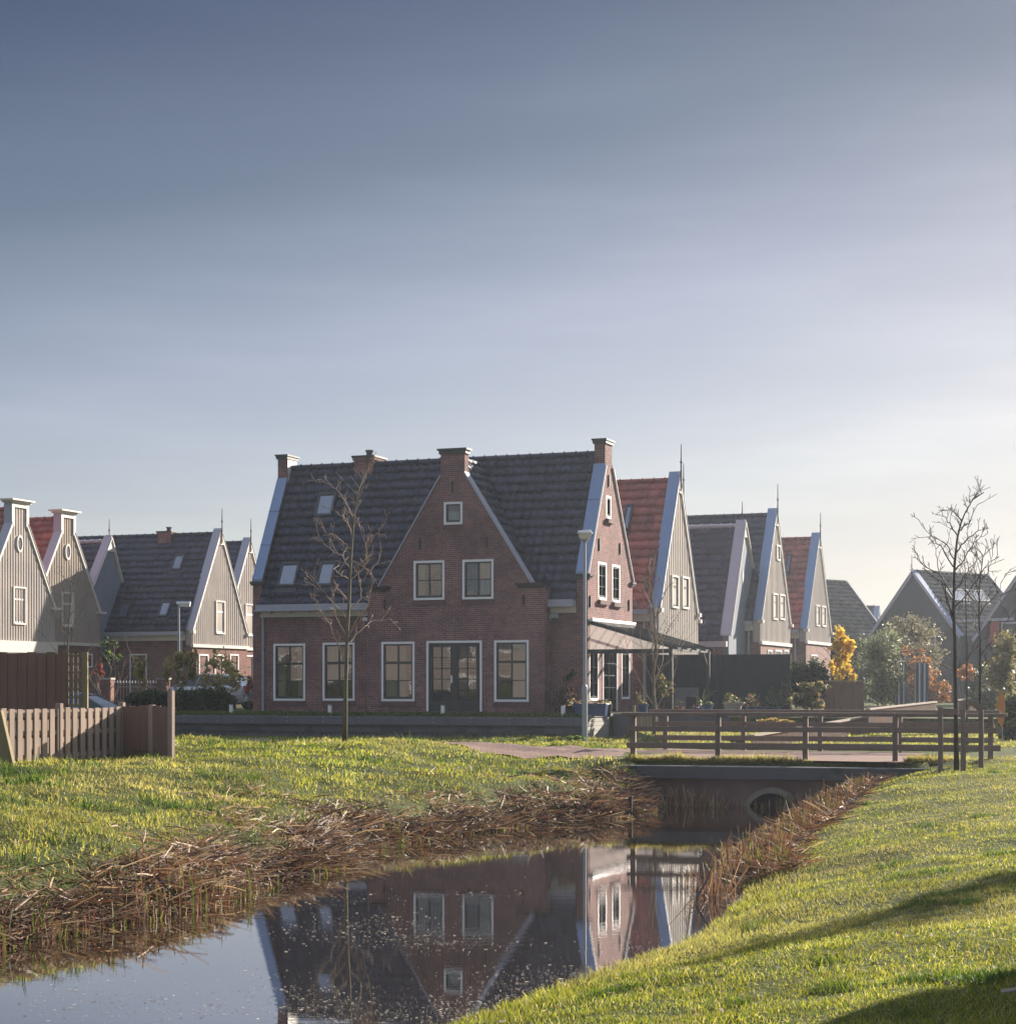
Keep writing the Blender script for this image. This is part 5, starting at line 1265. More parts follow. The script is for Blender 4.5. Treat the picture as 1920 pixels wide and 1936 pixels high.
traced_tree('thin bare tree right behind the tall staked tree', 38,
    [(1827,1400),(1827,1300),(1826,1180),(1824,1080),(1822,1040)], [[(1827,1250),(1842,1220),(1856,1180)], [(1826,1190),(1812,1160),(1800,1120)], [(1826,1150),(1838,1110),(1846,1070)], [(1825,1110),(1815,1080),(1812,1050)]],
    .024, 'bark_dark', 'twig_dark', 6, group='bare trees at the right end of the bridge', depth=1, twn=(.2, .5))
traced_tree('bare tree with pale broken side shoots behind the right-hand stake', 29.9,
    [(1853,1438),(1852,1335),(1852,1216),(1850,1160),(1851,1107),(1856,1065),(1858,1050)], [[(1852,1240),(1866,1222),(1890,1190),(1908,1170)], [(1851,1200),(1843,1180),(1846,1160)], [(1850,1165),(1862,1145),(1885,1120),(1900,1085)], [(1851,1130),(1838,1100),(1830,1070)], [(1853,1100),(1868,1080),(1876,1050)], [(1853,1270),(1875,1240),(1900,1225)]],
    .026, 'bark_dark', 'twig_dark', 8, group='bare trees at the right end of the bridge', depth=1, twn=(.2, .45))
def broom_tree(label, D, px, ybase, ytop, spread, rt, n, seed, twigm='twig', y0f=.12, bz=None, group=None, barkm='bark'):
    rnd = random.Random(seed); b = at(px, D, py=ybase); zg = bz if bz is not None else gz(b.x, b.y); H = at(px, D, py=ytop).z-zg
    t = thing('bare_tree', (b.x, b.y, zg), label, 'tree', group=group); mb = MB()
    pts = [Vector((rnd.uniform(-.03,.03)*k, rnd.uniform(-.03,.03)*k, H*k/6-(.1 if k == 0 else 0))) for k in range(7)]
    mb.tube(pts, [rt*(1-.85*k/6) for k in range(7)], 8); mb.build('trunk', M[barkm], t, smooth=True); mb = MB()
    for k in range(n):
        f = y0f+(1-y0f)*.9*k/n; z = H*f; i = min(int(f*6), 5); p = pts[i].lerp(pts[i+1], f*6-i); a = k*2.4+rnd.uniform(-.5, .5)
        twigs(mb, p, (math.cos(a)*spread, math.sin(a)*spread, .9), H*(1-f)*.42+.35, rt*.3, 2, rnd, .6)
    mb.build('crown', M[twigm], t, smooth=True); return t
broom_tree('slender bare tree with upright twigs in front of the glass veranda', 52, 1236, 1375, 1045, .5, .055, 20, 21, group='bare young trees')
broom_tree('thin bare sapling before the brown-grey bell gable at far left', 70, 128, 1300, 1068, .75, .05, 14, 22, 'twig_dark', .3, 1.0, group='bare young trees')
def leaf_cloud(mb_parent, name, blobs, n, size, cols, wts, flat=0.6, mat='leaf'):
    """leaves in clumps through the volume of several ellipsoids (centre, radii)"""
    V, C = [], []
    vol = np.array([r[0]*r[1]*r[2] for _, r in blobs]); vol /= vol.sum()
    for (c, r), w in zip(blobs, vol):
        m_ = max(6, int(n*w)); k = max(3, m_//14)
        cl = RNG.normal(size=(k, 3)); cl /= np.linalg.norm(cl, axis=1)[:, None]; cl *= RNG.uniform(.25, 1.0, (k, 1))**.5
        p = cl[RNG.integers(0, k, m_)]+RNG.normal(0, .2, (m_, 3)); p = p*np.array(r)+np.array(c)
        nr = RNG.normal(size=(m_, 3)); nr[:, 2] += flat; nr /= np.linalg.norm(nr, axis=1)[:, None]
        a = np.cross(nr, RNG.normal(size=(m_, 3))); a /= np.linalg.norm(a, axis=1)[:, None]; b = np.cross(nr, a)
        s = size*RNG.uniform(.6, 1.4, (m_, 1)); a *= s; b *= s*.55
        V.append(np.stack([p-a, p-b, p+a, p+b], 1).reshape(-1, 3)); C.append(np.repeat(palette(m_, cols, wts, .25), 4, 0))
    V = np.concatenate(V); C = np.concatenate(C); k = len(V)//4
    return np_mesh(name, V, np.full(k, 4), np.arange(4*k), M[mat], C, parent=mb_parent)
GREY = [(.11,.125,.085), (.17,.18,.14), (.07,.085,.05), (.24,.24,.2)]; GREEN = [(.03,.06,.015), (.055,.09,.02), (.09,.12,.03), (.02,.035,.012)]
def shrub(label, px, py, D, hx, hy, n, size, cols, wts, group=None, name='shrub', cat='shrub', blobs=None, stem=True, zg=None, seed=0, twig='twig_dark'):
    """px,py: middle of the crown in the photo; hx,hy: half width and height in photo pixels"""
    s = D/FPX; c = at(px, D, py=py); rx, rz = hx*s, hy*s; ry = min(rx, max(rz, .5)*1.2); zb = c.z-rz if zg is None else zg
    t = thing(name, (c.x, c.y, zb), label, cat, group=group); rnd = random.Random(int(px*7+py))
    cz = c.z-zb
    bl = []
    for k in range(blobs or 9):
        a = rnd.uniform(0, 6.28); q = rnd.uniform(.1, .72)
        if cat == 'hedge':
            x = -.85+1.7*(k+.5)/(blobs or 9); bl.append(((x*rx, rnd.uniform(-.2, .2)*ry, cz+rnd.uniform(-.22, .12)*rz*(1+.3*x)), (rx*.24, ry*.5, rz*rnd.uniform(.62, .8)))); continue
        zz = rnd.uniform(-.62, .62); q *= math.sqrt(1-zz*zz*.8)
        bl.append(((math.cos(a)*q*rx, math.sin(a)*q*ry, cz+zz*rz), (rx*rnd.uniform(.3, .5), ry*rnd.uniform(.3, .5), rz*rnd.uniform(.26, .42))))
    leaf_cloud(t, 'foliage', bl, n, size, cols, wts)
    if stem:
        mb = MB()
        for k in range(7):
            a = rnd.uniform(0, 6.28); twigs(mb, (0, 0, -.05), (math.cos(a)*.5*rx/max(rz, .01), math.sin(a)*.4, 1), (cz+rz*.6)*rnd.uniform(.7, 1), .018, 1, rnd, .3)
        mb.build('stems', M[twig], t)
    return t
shrub('coppery brown shrub growing against the right corner of the brick house', 1064, 1312, 60.0, 29, 38, 1500, .055, [(.10,.055,.05), (.17,.11,.09), (.06,.03,.03), (.26,.20,.16)], [.4, .25, .25, .1], zg=1.09)
shrub('small dark green climber above the coppery shrub', 1077, 1276, 60.35, 15, 12, 300, .06, GREEN, [.5, .2, .05, .25], stem=False)
shrub('small tree with bright yellow and orange autumn leaves', 1590, 1240, 62, 33, 62, 680, .10, [(.52,.36,.06), (.58,.44,.10), (.45,.22,.05), (.30,.17,.07)], [.4, .3, .18, .12], name='autumn_tree', cat='tree', zg=1.05, blobs=16)
shrub('grey-green willow-like bush beside the brown fence panel', 1672, 1270, 66, 66, 82, 7000, .05, GREY, [.4, .3, .2, .1], zg=.95, blobs=12)
shrub('grey-brown tall bush under the windows of the barn-like house', 1735, 1225, 78, 70, 66, 4600, .06, [(.14,.125,.10), (.19,.17,.14), (.09,.08,.06)], [.4, .3, .3], zg=1.0, blobs=10)
shrub('rusty orange bush behind the striped cloths', 1752, 1285, 72, 48, 52, 2800, .06, [(.30,.13,.05), (.20,.10,.06), (.40,.18,.05), (.12,.08,.05)], [.3, .35, .15, .2], zg=.95, blobs=9)
shrub('small round orange bush beside the thin trunks', 1826, 1272, 74, 24, 24, 900, .06, [(.42,.18,.06), (.34,.14,.06)], [.6, .4], zg=1.0)
shrub('pale bush with loose crown at the right edge', 1900, 1258, 56, 42, 72, 3800, .055, [(.19,.17,.10), (.12,.12,.06), (.26,.23,.15), (.30,.2,.08)], [.35, .35, .2, .1], zg=.8, blobs=10)
shrub('dark bush low at the right edge beside the flag', 1912, 1362, 47, 34, 52, 2600, .05, GREEN+[(.12,.10,.05)], [.3, .2, .1, .25, .15], zg=.6, blobs=9)
shrub('large grey bush between the thin trunks and the right edge', 1868, 1300, 68, 40, 60, 3000, .06, [(.08,.09,.07), (.12,.12,.10), (.05,.06,.05)], [.4, .3, .3], zg=.9, blobs=8)
shrub('clipped dark conifer hedge beside the green screen', 1530, 1283, 62, 37, 44, 8000, .05, [(.018,.035,.014), (.03,.05,.018), (.012,.02,.01)], [.5, .3, .2], name='hedge', cat='hedge', zg=1.1, blobs=14)
shrub('hydrangea bush with faded cream and pink heads', 1530, 1314, 58, 40, 27, 2600, .06, [(.07,.09,.03), (.28,.22,.14), (.30,.15,.10), (.04,.06,.02)], [.4, .25, .15, .2], zg=.75)
shrub('bushy plant with pinkish tips beside the veranda post', 1250, 1300, 59.2, 22, 27, 900, .05, [(.12,.12,.05), (.30,.20,.15), (.05,.07,.03)], [.45, .25, .3], zg=1.1)
shrub('dark green hedge on the wall edge left of the brick house', 386, 1324, 66.5, 56, 29, 6000, .06, GREEN, [.5, .2, .05, .25], name='hedge', cat='hedge', zg=1.09, blobs=16, group='dark hedges')
shrub('low dark hedge in front of the iron garden fence', 284, 1320, 69, 48, 16, 3600, .06, GREEN, [.5, .2, .05, .25], name='hedge', cat='hedge', zg=1.09, blobs=14, group='dark hedges')
LIN = [(.30,.28,.10), (.22,.23,.07), (.40,.34,.15), (.38,.22,.10)]
for (lb, px, py, hx, hy, n) in (('glossy green shrub beside the brown-grey bell gable house', 207, 1228, 22, 26, 420), ('narrow yellowing espalier, first in front of the dark-roofed house', 263, 1266, 13, 36, 420), ('reddish thin espalier between two yellowing ones', 316, 1258, 10, 40, 200),
                                ('yellow-green espalier beside the left street lamp', 338, 1262, 15, 38, 480), ('yellow-green espalier right of the left street lamp', 364, 1258, 14, 42, 460), ('wide loose yellowing shrub in front of the left gable with three windows', 412, 1275, 42, 50, 800)):
    gl = lb.startswith('glossy')
    shrub(lb, px, py, 71 if not gl else 78, hx*1.15, hy*1.1, int(n*1.0), .085, GREEN+[(.25,.25,.2)] if gl else LIN, [.3, .25, .2, .1, .15] if gl else [.35, .3, .2, .15], name='espalier_shrub', zg=1.09, group='shrubs before the left houses', twig='twig')
shrub('red leaved shrub at the corner of the brown-grey bell gable house', 187, 1272, 80, 8, 30, 260, .08, [(.30,.07,.05), (.2,.06,.04)], [.6, .4], zg=1.09)
shrub('red-brown shrub beside the silver car', 471, 1300, 74, 9, 24, 280, .08, [(.30,.10,.07), (.22,.12,.08), (.4,.3,.2)], [.5, .3, .2], zg=1.09)
shrub('bright green weed tuft at the foot of the right street lamp', 1085, 1398, 54.5, 24, 9, 520, .06, [(.12,.18,.02), (.08,.13,.02), (.2,.22,.05)], [.4, .4, .2], stem=False, name='weed_tuft', cat='weeds')
shrub('green leafy plant seen between the rails of the bridge', 1392, 1400, 40.5, 24, 11, 700, .035, [(.06,.10,.03), (.12,.15,.06), (.25,.26,.2)], [.5, .3, .2], stem=False, name='weed_tuft', cat='weeds')
shrub('straw coloured grass clump behind the bridge rails', 1468, 1364, 52, 34, 8, 900, .05, [(.30,.20,.08), (.22,.16,.06)], [.6, .4], stem=False, name='grass_clump', cat='grass clump')
# ------------------------------------------------------------------ things about the place
def street_lamp(label, px, D, zg, ytop, kind):
    b = at(px, D, zg); t = thing('street_lamp', b, label, 'street lamp', group='street lamps'); H = at(px, D, py=ytop).z-zg
    mb = MB(); mb.lathe([(.0, -.3), (.085, -.3), (.085, 1.55), (.075, 1.62), (.055, 1.66), (.05, H*.6), (.042, H), (0, H)], (0, 0, 0), 14); mb.build('pole', M['galv'], t, smooth=False)
    mb = MB(); mb.box(-.02, .02, -.088, -.08, .5, 1.0); mb.build('door', M['galv'], t)
    if kind == 'top':
        mb = MB(); s = 1.0
        mb.hexa([(-.13,-.13,H-.04),(.13,-.13,H-.04),(.13,.13,H-.04),(-.13,.13,H-.04),(-.2,-.19,H+.15),(.2,-.19,H+.15),(.2,.19,H+.15),(-.2,.19,H+.15)])
        g = mb.build('lens', M['lampglass'], t, bevel=.03)
        mb = MB(); mb.hexa([(-.23,-.22,H+.15),(.23,-.22,H+.13),(.23,.22,H+.13),(-.23,.22,H+.15),(-.2,-.19,H+.22),(.16,-.19,H+.25),(.16,.19,H+.25),(-.2,.19,H+.22)]); mb.build('hood', M['white'], t, bevel=.015)
        mb = MB(); mb.lathe([(.07, H-.12), (.10, H-.02), (0, H-.01)], (0, 0, 0), 12); mb.build('collar', M['galv'], t)
    else:
        mb = MB(); mb.box(-.10, .52, -.10, .10, H-.03, H+.10); mb.build('hood', M['white'], t, bevel=.03)
        mb = MB(); mb.box(.04, .5, -.09, .09, H-.13, H-.031); mb.build('lens', M['lampglass'], t, bevel=.025)
    return t
street_lamp('tall grey street lamp with a boxy white head before the lit brick gable', 1105, 55, .42, 1018, 'top')
street_lamp('far street lamp with a flat head before the dark-roofed timber house', 338, 82, 1.09, 1142, 'arm')
# white marker posts on the wall
for px, lb in ((437, 'white marker post in front of the dark hedge, leftmost on the wall'), (623.5, 'white marker post on the wall beside the bare tree trunk'), (837, 'white marker post on the wall in front of the double doors'), (1064, 'white marker post on the wall next to the flower pots')):
    u, z = MH.on_v(px, 1352, -1.72); w = MH.world(u, -1.72, -.12)
    t = thing('marker_post', w, lb, 'marker post', -MH.th, 'white marker posts on the wall')
    mb = MB(); mb.box(-.055, .055, -.05, .05, -.05, .33); mb.build('post', M['white'], t, bevel=.01)
    mb = MB(); mb.box(-.06, .06, -.055, .055, .33, .36); mb.build('cap', M['galv'], t)

# ---- garden fences on the left
def board_fence(label, p0, p1, ztop, zbot, pitch, bw, posts, pm, mats, double=True, posth=.12, group=None, cap=False, name='board_fence'):
    """vertical boards from p0 to p1 (world xy); alternate boards front and back"""
    a, b = Vector(p0), Vector(p1); d = (b-a); L = d.length; ang = math.atan2(d.y, d.x)
    t = thing(name, (a.x, a.y, zbot), label, 'fence', ang, group); H = ztop-zbot
    mb = MB(); k = 0.0; j = 0
    while k < L-.02:
        e = min(k+bw, L); dz = random.uniform(-.012, .012); dy = random.uniform(-.004, .004)
        mb.box(k, e, -.035+dy, -.012+dy, random.uniform(-.05, 0), H+dz); k += pitch; j += 1
    if double:
        k = pitch/2
        while k < L-.05: mb.box(k-.04, min(k+pitch-.05, L), .028, .048, 0, H-.02+random.uniform(-.012, .012)); k += pitch
    mb.build('boards', mats, t)
    for zz in ((.12, .55, .88) if H < 1.4 else (.1, .5, .9)):
        mb = MB(); mb.box(0, L, -.0115, .0345, H*zz-.035, H*zz+.035); mb.build('cross_rail', M[pm], t)
    for s, hh in posts:
        mb = MB(); mb.box(s-.04, s+.04, -.045, .045, -.1, H+hh); mb.build('post', M[pm], t, bevel=.006)
    if cap:
        mb = MB(); mb.box(-.05, L+.05, -.07, .07, H+.001, H+.04); mb.build('cap_board', M['fence_pale'], t)
    return t
q = lambda px, D: (at(px, D, 0).x, D)
def flen(a, b): return (Vector(a)-Vector(b)).length
p1 = q(230, 29.0); p0 = (p1[0]-.358*3.7, p1[1]-.934*3.7); p2 = (p1[0]+.934*.89, p1[1]-.358*.89)
def along_len(px, a, b):
    k = (px-CX)/FPX; A, B_ = Vector(a), Vector(b); d = B_-A
    s = (k*A.y-A.x)/(d.x-k*d.y); return s*d.length
board_fence('low fence of pale brown alternating boards at the left edge of the lawn', p0, p1, 1.695, .90, .195, .113, [(along_len(112, p0, p1), .07), (flen(p0, p1), .07)], 'fence_pale', M['fence_pale'], group='fences at the left')
board_fence('short closed brown board fence between the low fence and a tall end post', p1, p2, 1.71, .88, .18, .176, [(along_len(287, p1, p2), .02), (flen(p1, p2), .24)], 'fence_pale', M['fence'], double=False, group='fences at the left')
p3, p4 = q(-60, 30.6), q(127, 31.2)
board_fence('tall dark brown garden fence at the left edge behind the low fence', p3, p4, 2.585, .88, .158, .15, [(flen(p3, p4)-.06, .02)], 'fence', M['fence'], double=True, group='fences at the left')
t = thing('trellis', (*q(128, 31.2), .95), 'narrow mossy wooden trellis between the tall fence and its end post', 'trellis')
mb = MB(); wv = .235
for k in range(4): mb.box(.0+wv*k/3, .018+wv*k/3, -.01, .01, .1, 1.63)
for k in range(11): mb.box(-.02, wv+.04, .0105, .028, .18+.14*k, .208+.14*k)
mb.build('lattice', M['post_green'], t)
mb = MB(); mb.box(wv+.02, wv+.105, -.045, .045, -.1, 1.645); mb.build('post', M['post_green'], t, bevel=.008)
t = thing('leaning_post', (at(20, 24.6, 0).x, 24.6, .86), 'thick mossy timber prop leaning at the left edge before the low fence', 'timber prop')
mb = MB(); mb.beam((.03, 0, -.12), (-.19, .02, .82), .15, .13, (0, 1, 0)); mb.build('post', M['post_green'], t, bevel=.012)

# ---- iron garden fence with brick piers, left
fi = Frame(at(203, 74, 0).x, 74, R(10), 1.09); t = fi.empty('iron_fence', 'black iron garden fence with white tips between two brick piers', 'fence')
u1 = fi.on_v(309, 1310)[0]
for u in (0, u1):
    mb = MB(); mb.box(u-.2, u+.2, -.2, .2, -.1, 1.22); pp = mb.build('pier', M['brick_far'], t)
    mb = MB(); mb.box(u-.24, u+.24, -.24, .24, 1.22, 1.30); mb.build('cap', M['concrete_pale'], pp)
for z in (.35, .92):
    mb = MB(); mb.box(.2, u1-.2, -.015, .015, z, z+.035); mb.build('rail', M['concrete_pale'], t)
mb = MB(); k = .3
while k < u1-.25:
    mb.tube([(k, 0, .05), (k, 0, 1.08)], .011, 5); k += .125
mb.build('balusters', M['iron'], t)
mb = MB(); k = .3
while k < u1-.25: mb.lathe([(0, 0), (.03, .02), (.02, .08), (0, .12)], (k, 0, 1.08), 6); k += .125
mb.build('spear_tips', M['white'], t)

# ---- cars
def car(label, x, y, z, rz, bodym, L=4.1, Wd=1.72, Ht=1.46):
    t = thing('parked_car', (x, y, z), label, 'car', rz, 'parked cars')
    hw = Wd/2
    # stations: x, half width, sill z, belt z, roof z or None, roof half width
    st = [(-L/2, .70, .42, .62), (-L/2+.12, .80, .30, .74), (-L/2+.7, hw, .24, .90), (-L/2+1.25, hw, .22, .96), (0.2, hw, .22, .98), (L/2-.9, hw, .22, 1.0), (L/2-.2, .80, .28, 1.0), (L/2, .72, .42, .92)]
    mb = MB(); ring = []
    for (xx, w, zb, zt) in st: ring.append([(xx, -w*.92, zb), (xx, -w, (zb+zt)/2), (xx, -w*.95, zt), (xx, w*.95, zt), (xx, w, (zb+zt)/2), (xx, w*.92, zb)])
    for A, B_ in zip(ring[:-1], ring[1:]):
        for k in range(6): mb.face([A[k], A[(k+1) % 6], B_[(k+1) % 6], B_[k]])
    mb.face(ring[0][::-1]); mb.face(ring[-1])
    o = mb.build('body', M[bodym], t, smooth=True)
    md = o.modifiers.new('round', 'BEVEL'); md.width = .05; md.segments = 2; md.limit_method = 'ANGLE'; md.angle_limit = R(35)
    # cabin: glass house with roof skin
    cs = [(-L/2+.95, .93), (-L/2+1.35, 1.18), (-L/2+1.78, Ht-.06), (-L/2+2.1, Ht-.01), (-.0, Ht), (L/2-1.3, Ht-.03), (L/2-.8, Ht-.10), (L/2-.28, .99)]
    n = len(cs); roof = MB(); gl = MB()
    def cp(k, s, inset=0.0):
        xx, zz = cs[k]; f = (zz-.93)/(Ht-.93); return (xx, s*(hw*.94-.20*f-inset), zz)
    for k in range(n-1): 
        tgt = gl if k in (0, 1, n-2) else roof
        tgt.face([cp(k,-1), cp(k+1,-1), cp(k+1,1), cp(k,1)])
    for s in (-1, 1):
        base = [(cs[k][0], s*hw*.94, .95) for k in range(n)]
        gl.face([base[0]]+[cp(k, s) for k in range(1, n-1)]+[base[-1]])
    r = roof.build('roof', M[bodym], t, smooth=True)
    md = r.modifiers.new('thick', 'SOLIDIFY'); md.thickness = .035; md.offset = 1
    gl.build('windows', M['glass_dark'], t)
    for s in (-1, 1):
        pl = MB()
        for k, (xa, za) in ((2, (-L/2+.95, .93)), (n-2, (L/2-.28, .99))):
            pl.beam(cp(k, s, -.012), (xa, s*(hw*.94+.01), za), .06, .05)
        pl.beam((-.15, s*(hw*.94+.012), .95), cp(4, s, -.012), .06, .05)
        for k in range(2, n-2): pl.beam(cp(k, s, -.012), cp(k+1, s, -.012), .05, .06)
        pl.build('window_frame', M[bodym], t)
        for xx in (-L/2+.78, L/2-.78):
            w = MB(); w.lathe([(0, -.09), (.31, -.09), (.32, -.05), (.32, .05), (.31, .09), (0, .09)], (0, 0, 0), 20); wo_ = w.build('wheel', M['tyre'], t)
            wo_.rotation_euler = (R(90), 0, 0); wo_.location = (xx, s*(hw-.06), .32)
            h = MB(); h.lathe([(0, -.10), (.2, -.10), (.2, .10), (0, .10)], (0, 0, 0), 14); ho = h.build('rim', M['galv'], wo_)
        tl = MB(); tl.box(L/2-.16, L/2+.015, s*.62-.13, s*.62+.13, .66, .98); tl.build('tail_light', M['tail'], t, bevel=.02)
        hl = MB(); hl.box(-L/2-.01, -L/2+.2, s*.56-.14, s*.56+.14, .58, .72); hl.build('headlight', M['lampglass'], t, bevel=.02)
    mb = MB(); mb.box(L/2, L/2+.03, -.27, .27, .62, .74); mb.build('number_plate', M['plate'], t)
    mb = MB(); mb.box(L/2-.12, L/2+.07, -.78, .78, .34, .52); mb.build('bumper', M[bodym], t, bevel=.03)
    return t
c = at(150, 52, 0); car('blue-grey car behind the low fence, only its roof and side windows showing', c.x, 52, .38, R(176), 'car_blue', 4.2, 1.72, 1.46)
c = at(400, 75, 0); car('silver car seen from behind beside the left corner of the brick house', c.x-.2, 75.6, 1.09, -R(21), 'car_silver', 4.3, 1.75, 1.44)

# ---- glass veranda on the lit side of the house
vt = MH.empty('veranda', 'dark framed glass veranda against the lit side of the brick house', 'veranda')
uo = 2.8
zo = MH.on_v(1266, 1222, .1)[1]; zw = MH.on_v(1112, 1176, .1)[1]; v0, v1 = .1, 4.75
for v in (v0, v1):
    mb = MB(); mb.box(uo-.06, uo+.06, v-.06, v+.06, -.1, zo-.02); mb.build('post', M['dark_frame'], vt)
for k in range(5):
    v = v0+(v1-v0)*k/4; mb = MB(); mb.beam((.02, v, zw), (uo+.22, v, zo-.22*(zw-zo)/uo), .06, .11 if k in (0, 4) else .07); mb.build('rafter', M['dark_frame'], vt)
mb = MB(); mb.box(uo-.07, uo+.07, v0-.06, v1+.06, zo-.14, zo-.02); mb.build('eave_beam', M['dark_frame'], vt)
mb = MB(); mb.box(.0, uo-.07, v0-.04, v0+.04, zo-.22, zo-.08); mb.build('tie_beam', M['dark_frame'], vt)
mb = MB(); mb.box(.04, .17, v0-.1, v1+.1, zw+.02, zw+.13); mb.build('wall_cassette', M['white'], vt, bevel=.02)
def pale_glass():
    m, nt, out = new_mat('pale_translucent_sheet')
    d = N(nt, 'ShaderNodeBsdfDiffuse', i_Color=(.55, .50, .48, 1)); tl = N(nt, 'ShaderNodeBsdfTranslucent', i_Color=(.6, .54, .52, 1)); tr = N(nt, 'ShaderNodeBsdfTransparent', i_Color=(.93, .93, .92, 1))
    a = N(nt, 'ShaderNodeMixShader', i_0=.5); nt.links.new(d.outputs[0], a.inputs[1]); nt.links.new(tl.outputs[0], a.inputs[2])
    b = N(nt, 'ShaderNodeMixShader', i_0=.55); nt.links.new(a.outputs[0], b.inputs[1]); nt.links.new(tr.outputs[0], b.inputs[2]); nt.links.new(b.outputs[0], out.inputs[0]); return m
M['sheet'] = pale_glass()
def clear_glass():
    m, nt, out = new_mat('clear_roof_glass')
    g = N(nt, 'ShaderNodeBsdfGlossy', i_Color=(.9, .92, .95, 1), i_Roughness=.05); tr = N(nt, 'ShaderNodeBsdfTransparent', i_Color=(.93, .95, .94, 1))
    b = N(nt, 'ShaderNodeMixShader', i_0=.12); nt.links.new(tr.outputs[0], b.inputs[1]); nt.links.new(g.outputs[0], b.inputs[2]); nt.links.new(b.outputs[0], out.inputs[0]); return m
M['clear'] = clear_glass()
mb = MB(); mb.face([(.05, v0, zw+.06), (uo+.2, v0, zo+.04), (uo+.2, v1, zo+.04), (.05, v1, zw+.06)]); mb.build('glass_roof', M['clear'], vt)
mb = MB(); mb.face([(.05, v0-.0, zo-.085), (uo-.1, v0, zo-.085), (uo-.1, v0, zo-.02), (.05, v0, zw-.06)]); mb.build('gable_sheet', M['sheet'], vt)
mb = MB(); mb.beam((uo, v1-.06, zo-.6), (uo, v1-.7, zo-.1), .05, .05); mb.build('brace', M['dark_frame'], vt)

# ---- green windbreak screen, playhouse front, fence panel, cloths
a, b = at(1222, 66.5, 0), at(1493, 65.5, 0); ang = math.atan2(b.y-a.y, b.x-a.x); L = (b-a).length
t = thing('windbreak_screen', (a.x, a.y, 1.0), 'long dark green netting screen behind the veranda', 'screen', ang)
H = at(1400, 66, py=1239).z-1.0
mb = MB(); nx = 90
for k in range(nx):
    y_ = lambda j: .02*math.sin(j*.55)+.012*math.sin(j*1.9)
    for zz in range(6): mb.face([(L*k/nx, y_(k+zz*.6), H*zz/6), (L*(k+1)/nx, y_(k+1+zz*.6), H*zz/6), (L*(k+1)/nx, y_(k+1.6+zz*.6), H*(zz+1)/6), (L*k/nx, y_(k+.6+zz*.6), H*(zz+1)/6)])
mb.build('netting', M['net'], t, smooth=True)
for k in range(4):
    mb = MB(); mb.box(L*k/3-.05, L*k/3+.05, .04, .14, -.2, H+(.02 if k < 3 else .06)); mb.build('post', M['fence_pale'] if k == 3 else M['rail'], t)
mb = MB(); mb.box(0, L, .035, .09, H-.02, H+.03); mb.build('top_rail', M['dark_frame'], t)
c = at(1298, 63.5, 0); t = thing('playhouse', (c.x, c.y, 1.05), 'small grey playhouse front with a dark arched doorway before the green screen', 'playhouse')
mb = MB(); mb.holed([(-.42, 0), (.42, 0), (.42, .95), (-.42, .95)], [(-.02, .32, .02, .62)], front(0), 0, .05, 1); mb.box(-.42, .42, .06, .6, 0, .9); mb.build('wall', M['planks_grey'], t)
mb = MB(); mb.face([(-.02, .045, .02), (.32, .045, .02), (.32, .045, .62), (-.02, .045, .62)]); mb.build('doorway', M['iron'], t)  # black sheet stands in for the darkness inside the opening
p5, p6 = q(1562, 60), q(1630, 60)
board_fence('short brown board fence with pale cap below the yellow autumn tree', p5, p6, at(1600, 60, py=1289).z, .75, .24, .23, [(0, 0), (along_len(1578, p5, p6), .03), (flen(p5, p6), 0)], 'fence', M['fence'], double=False, cap=True, name='fence_panel')
for px, wd, lb in ((1703, .42, 'narrow blue and white striped cloth hanging on posts beside the willow-like bush'), (1742, .50, 'wider blue and white striped cloth hanging on posts beside the orange bush')):
    c = at(px, 67, 0); zt_ = at(px, 67, py=1254).z; t = thing('striped_cloth', (c.x, c.y, .9), lb, 'cloth', group='striped cloths'); H = zt_-.9
    mb = MB(); n_ = 14
    for k in range(n_):
        f = lambda j: (-wd/2+wd*j/n_, .03*math.sin(j*1.4), 0)
        (xa, ya, _), (xb, yb, _) = f(k), f(k+1); mb.face([(xa, ya, .08), (xb, yb, .08), (xb, yb, H), (xa, ya, H)])
    mb.build('cloth', M['stripe'], t, smooth=True)
    mb = MB(); mb.tube([(-wd/2-.02, .03, -.1), (-wd/2-.02, .03, H+.5)], .03, 7); mb.build('post', M['rail'], t)
    mb = MB(); mb.tube([(-wd/2-.1, .03, H+.03), (wd/2+.1, .03, H+.03)], .02, 6); mb.build('cross_bar', M['rail'], t)
c = at(1722, 66.5, 0); t = thing('cane_support', (c.x, c.y, .9), 'horizontal pale canes with a few orange leaves above the striped cloths', 'plant frame')
for py in (1231, 1246, 1259, 1272):
    z = at(1722, 66.5, py=py).z-.9; hw = (.56 if py < 1250 else .18)
    mb = MB(); mb.tube([(-hw, 0, z), (-hw*.4, 0, z-.03), (hw*.2, 0, z+.015), (hw, 0, z-.01)], .02, 6); mb.build('cane', M['fence_pale'], t)
leaf_cloud(t, 'leaves', [((.05, 0, at(0, 66.5, py=1228).z-.9), (.45, .1, .25)), ((.0, 0, at(0, 66.5, py=1260).z-.9), (.2, .1, .3))], 90, .07, [(.30,.13,.06), (.24,.13,.08)], [.6, .4])
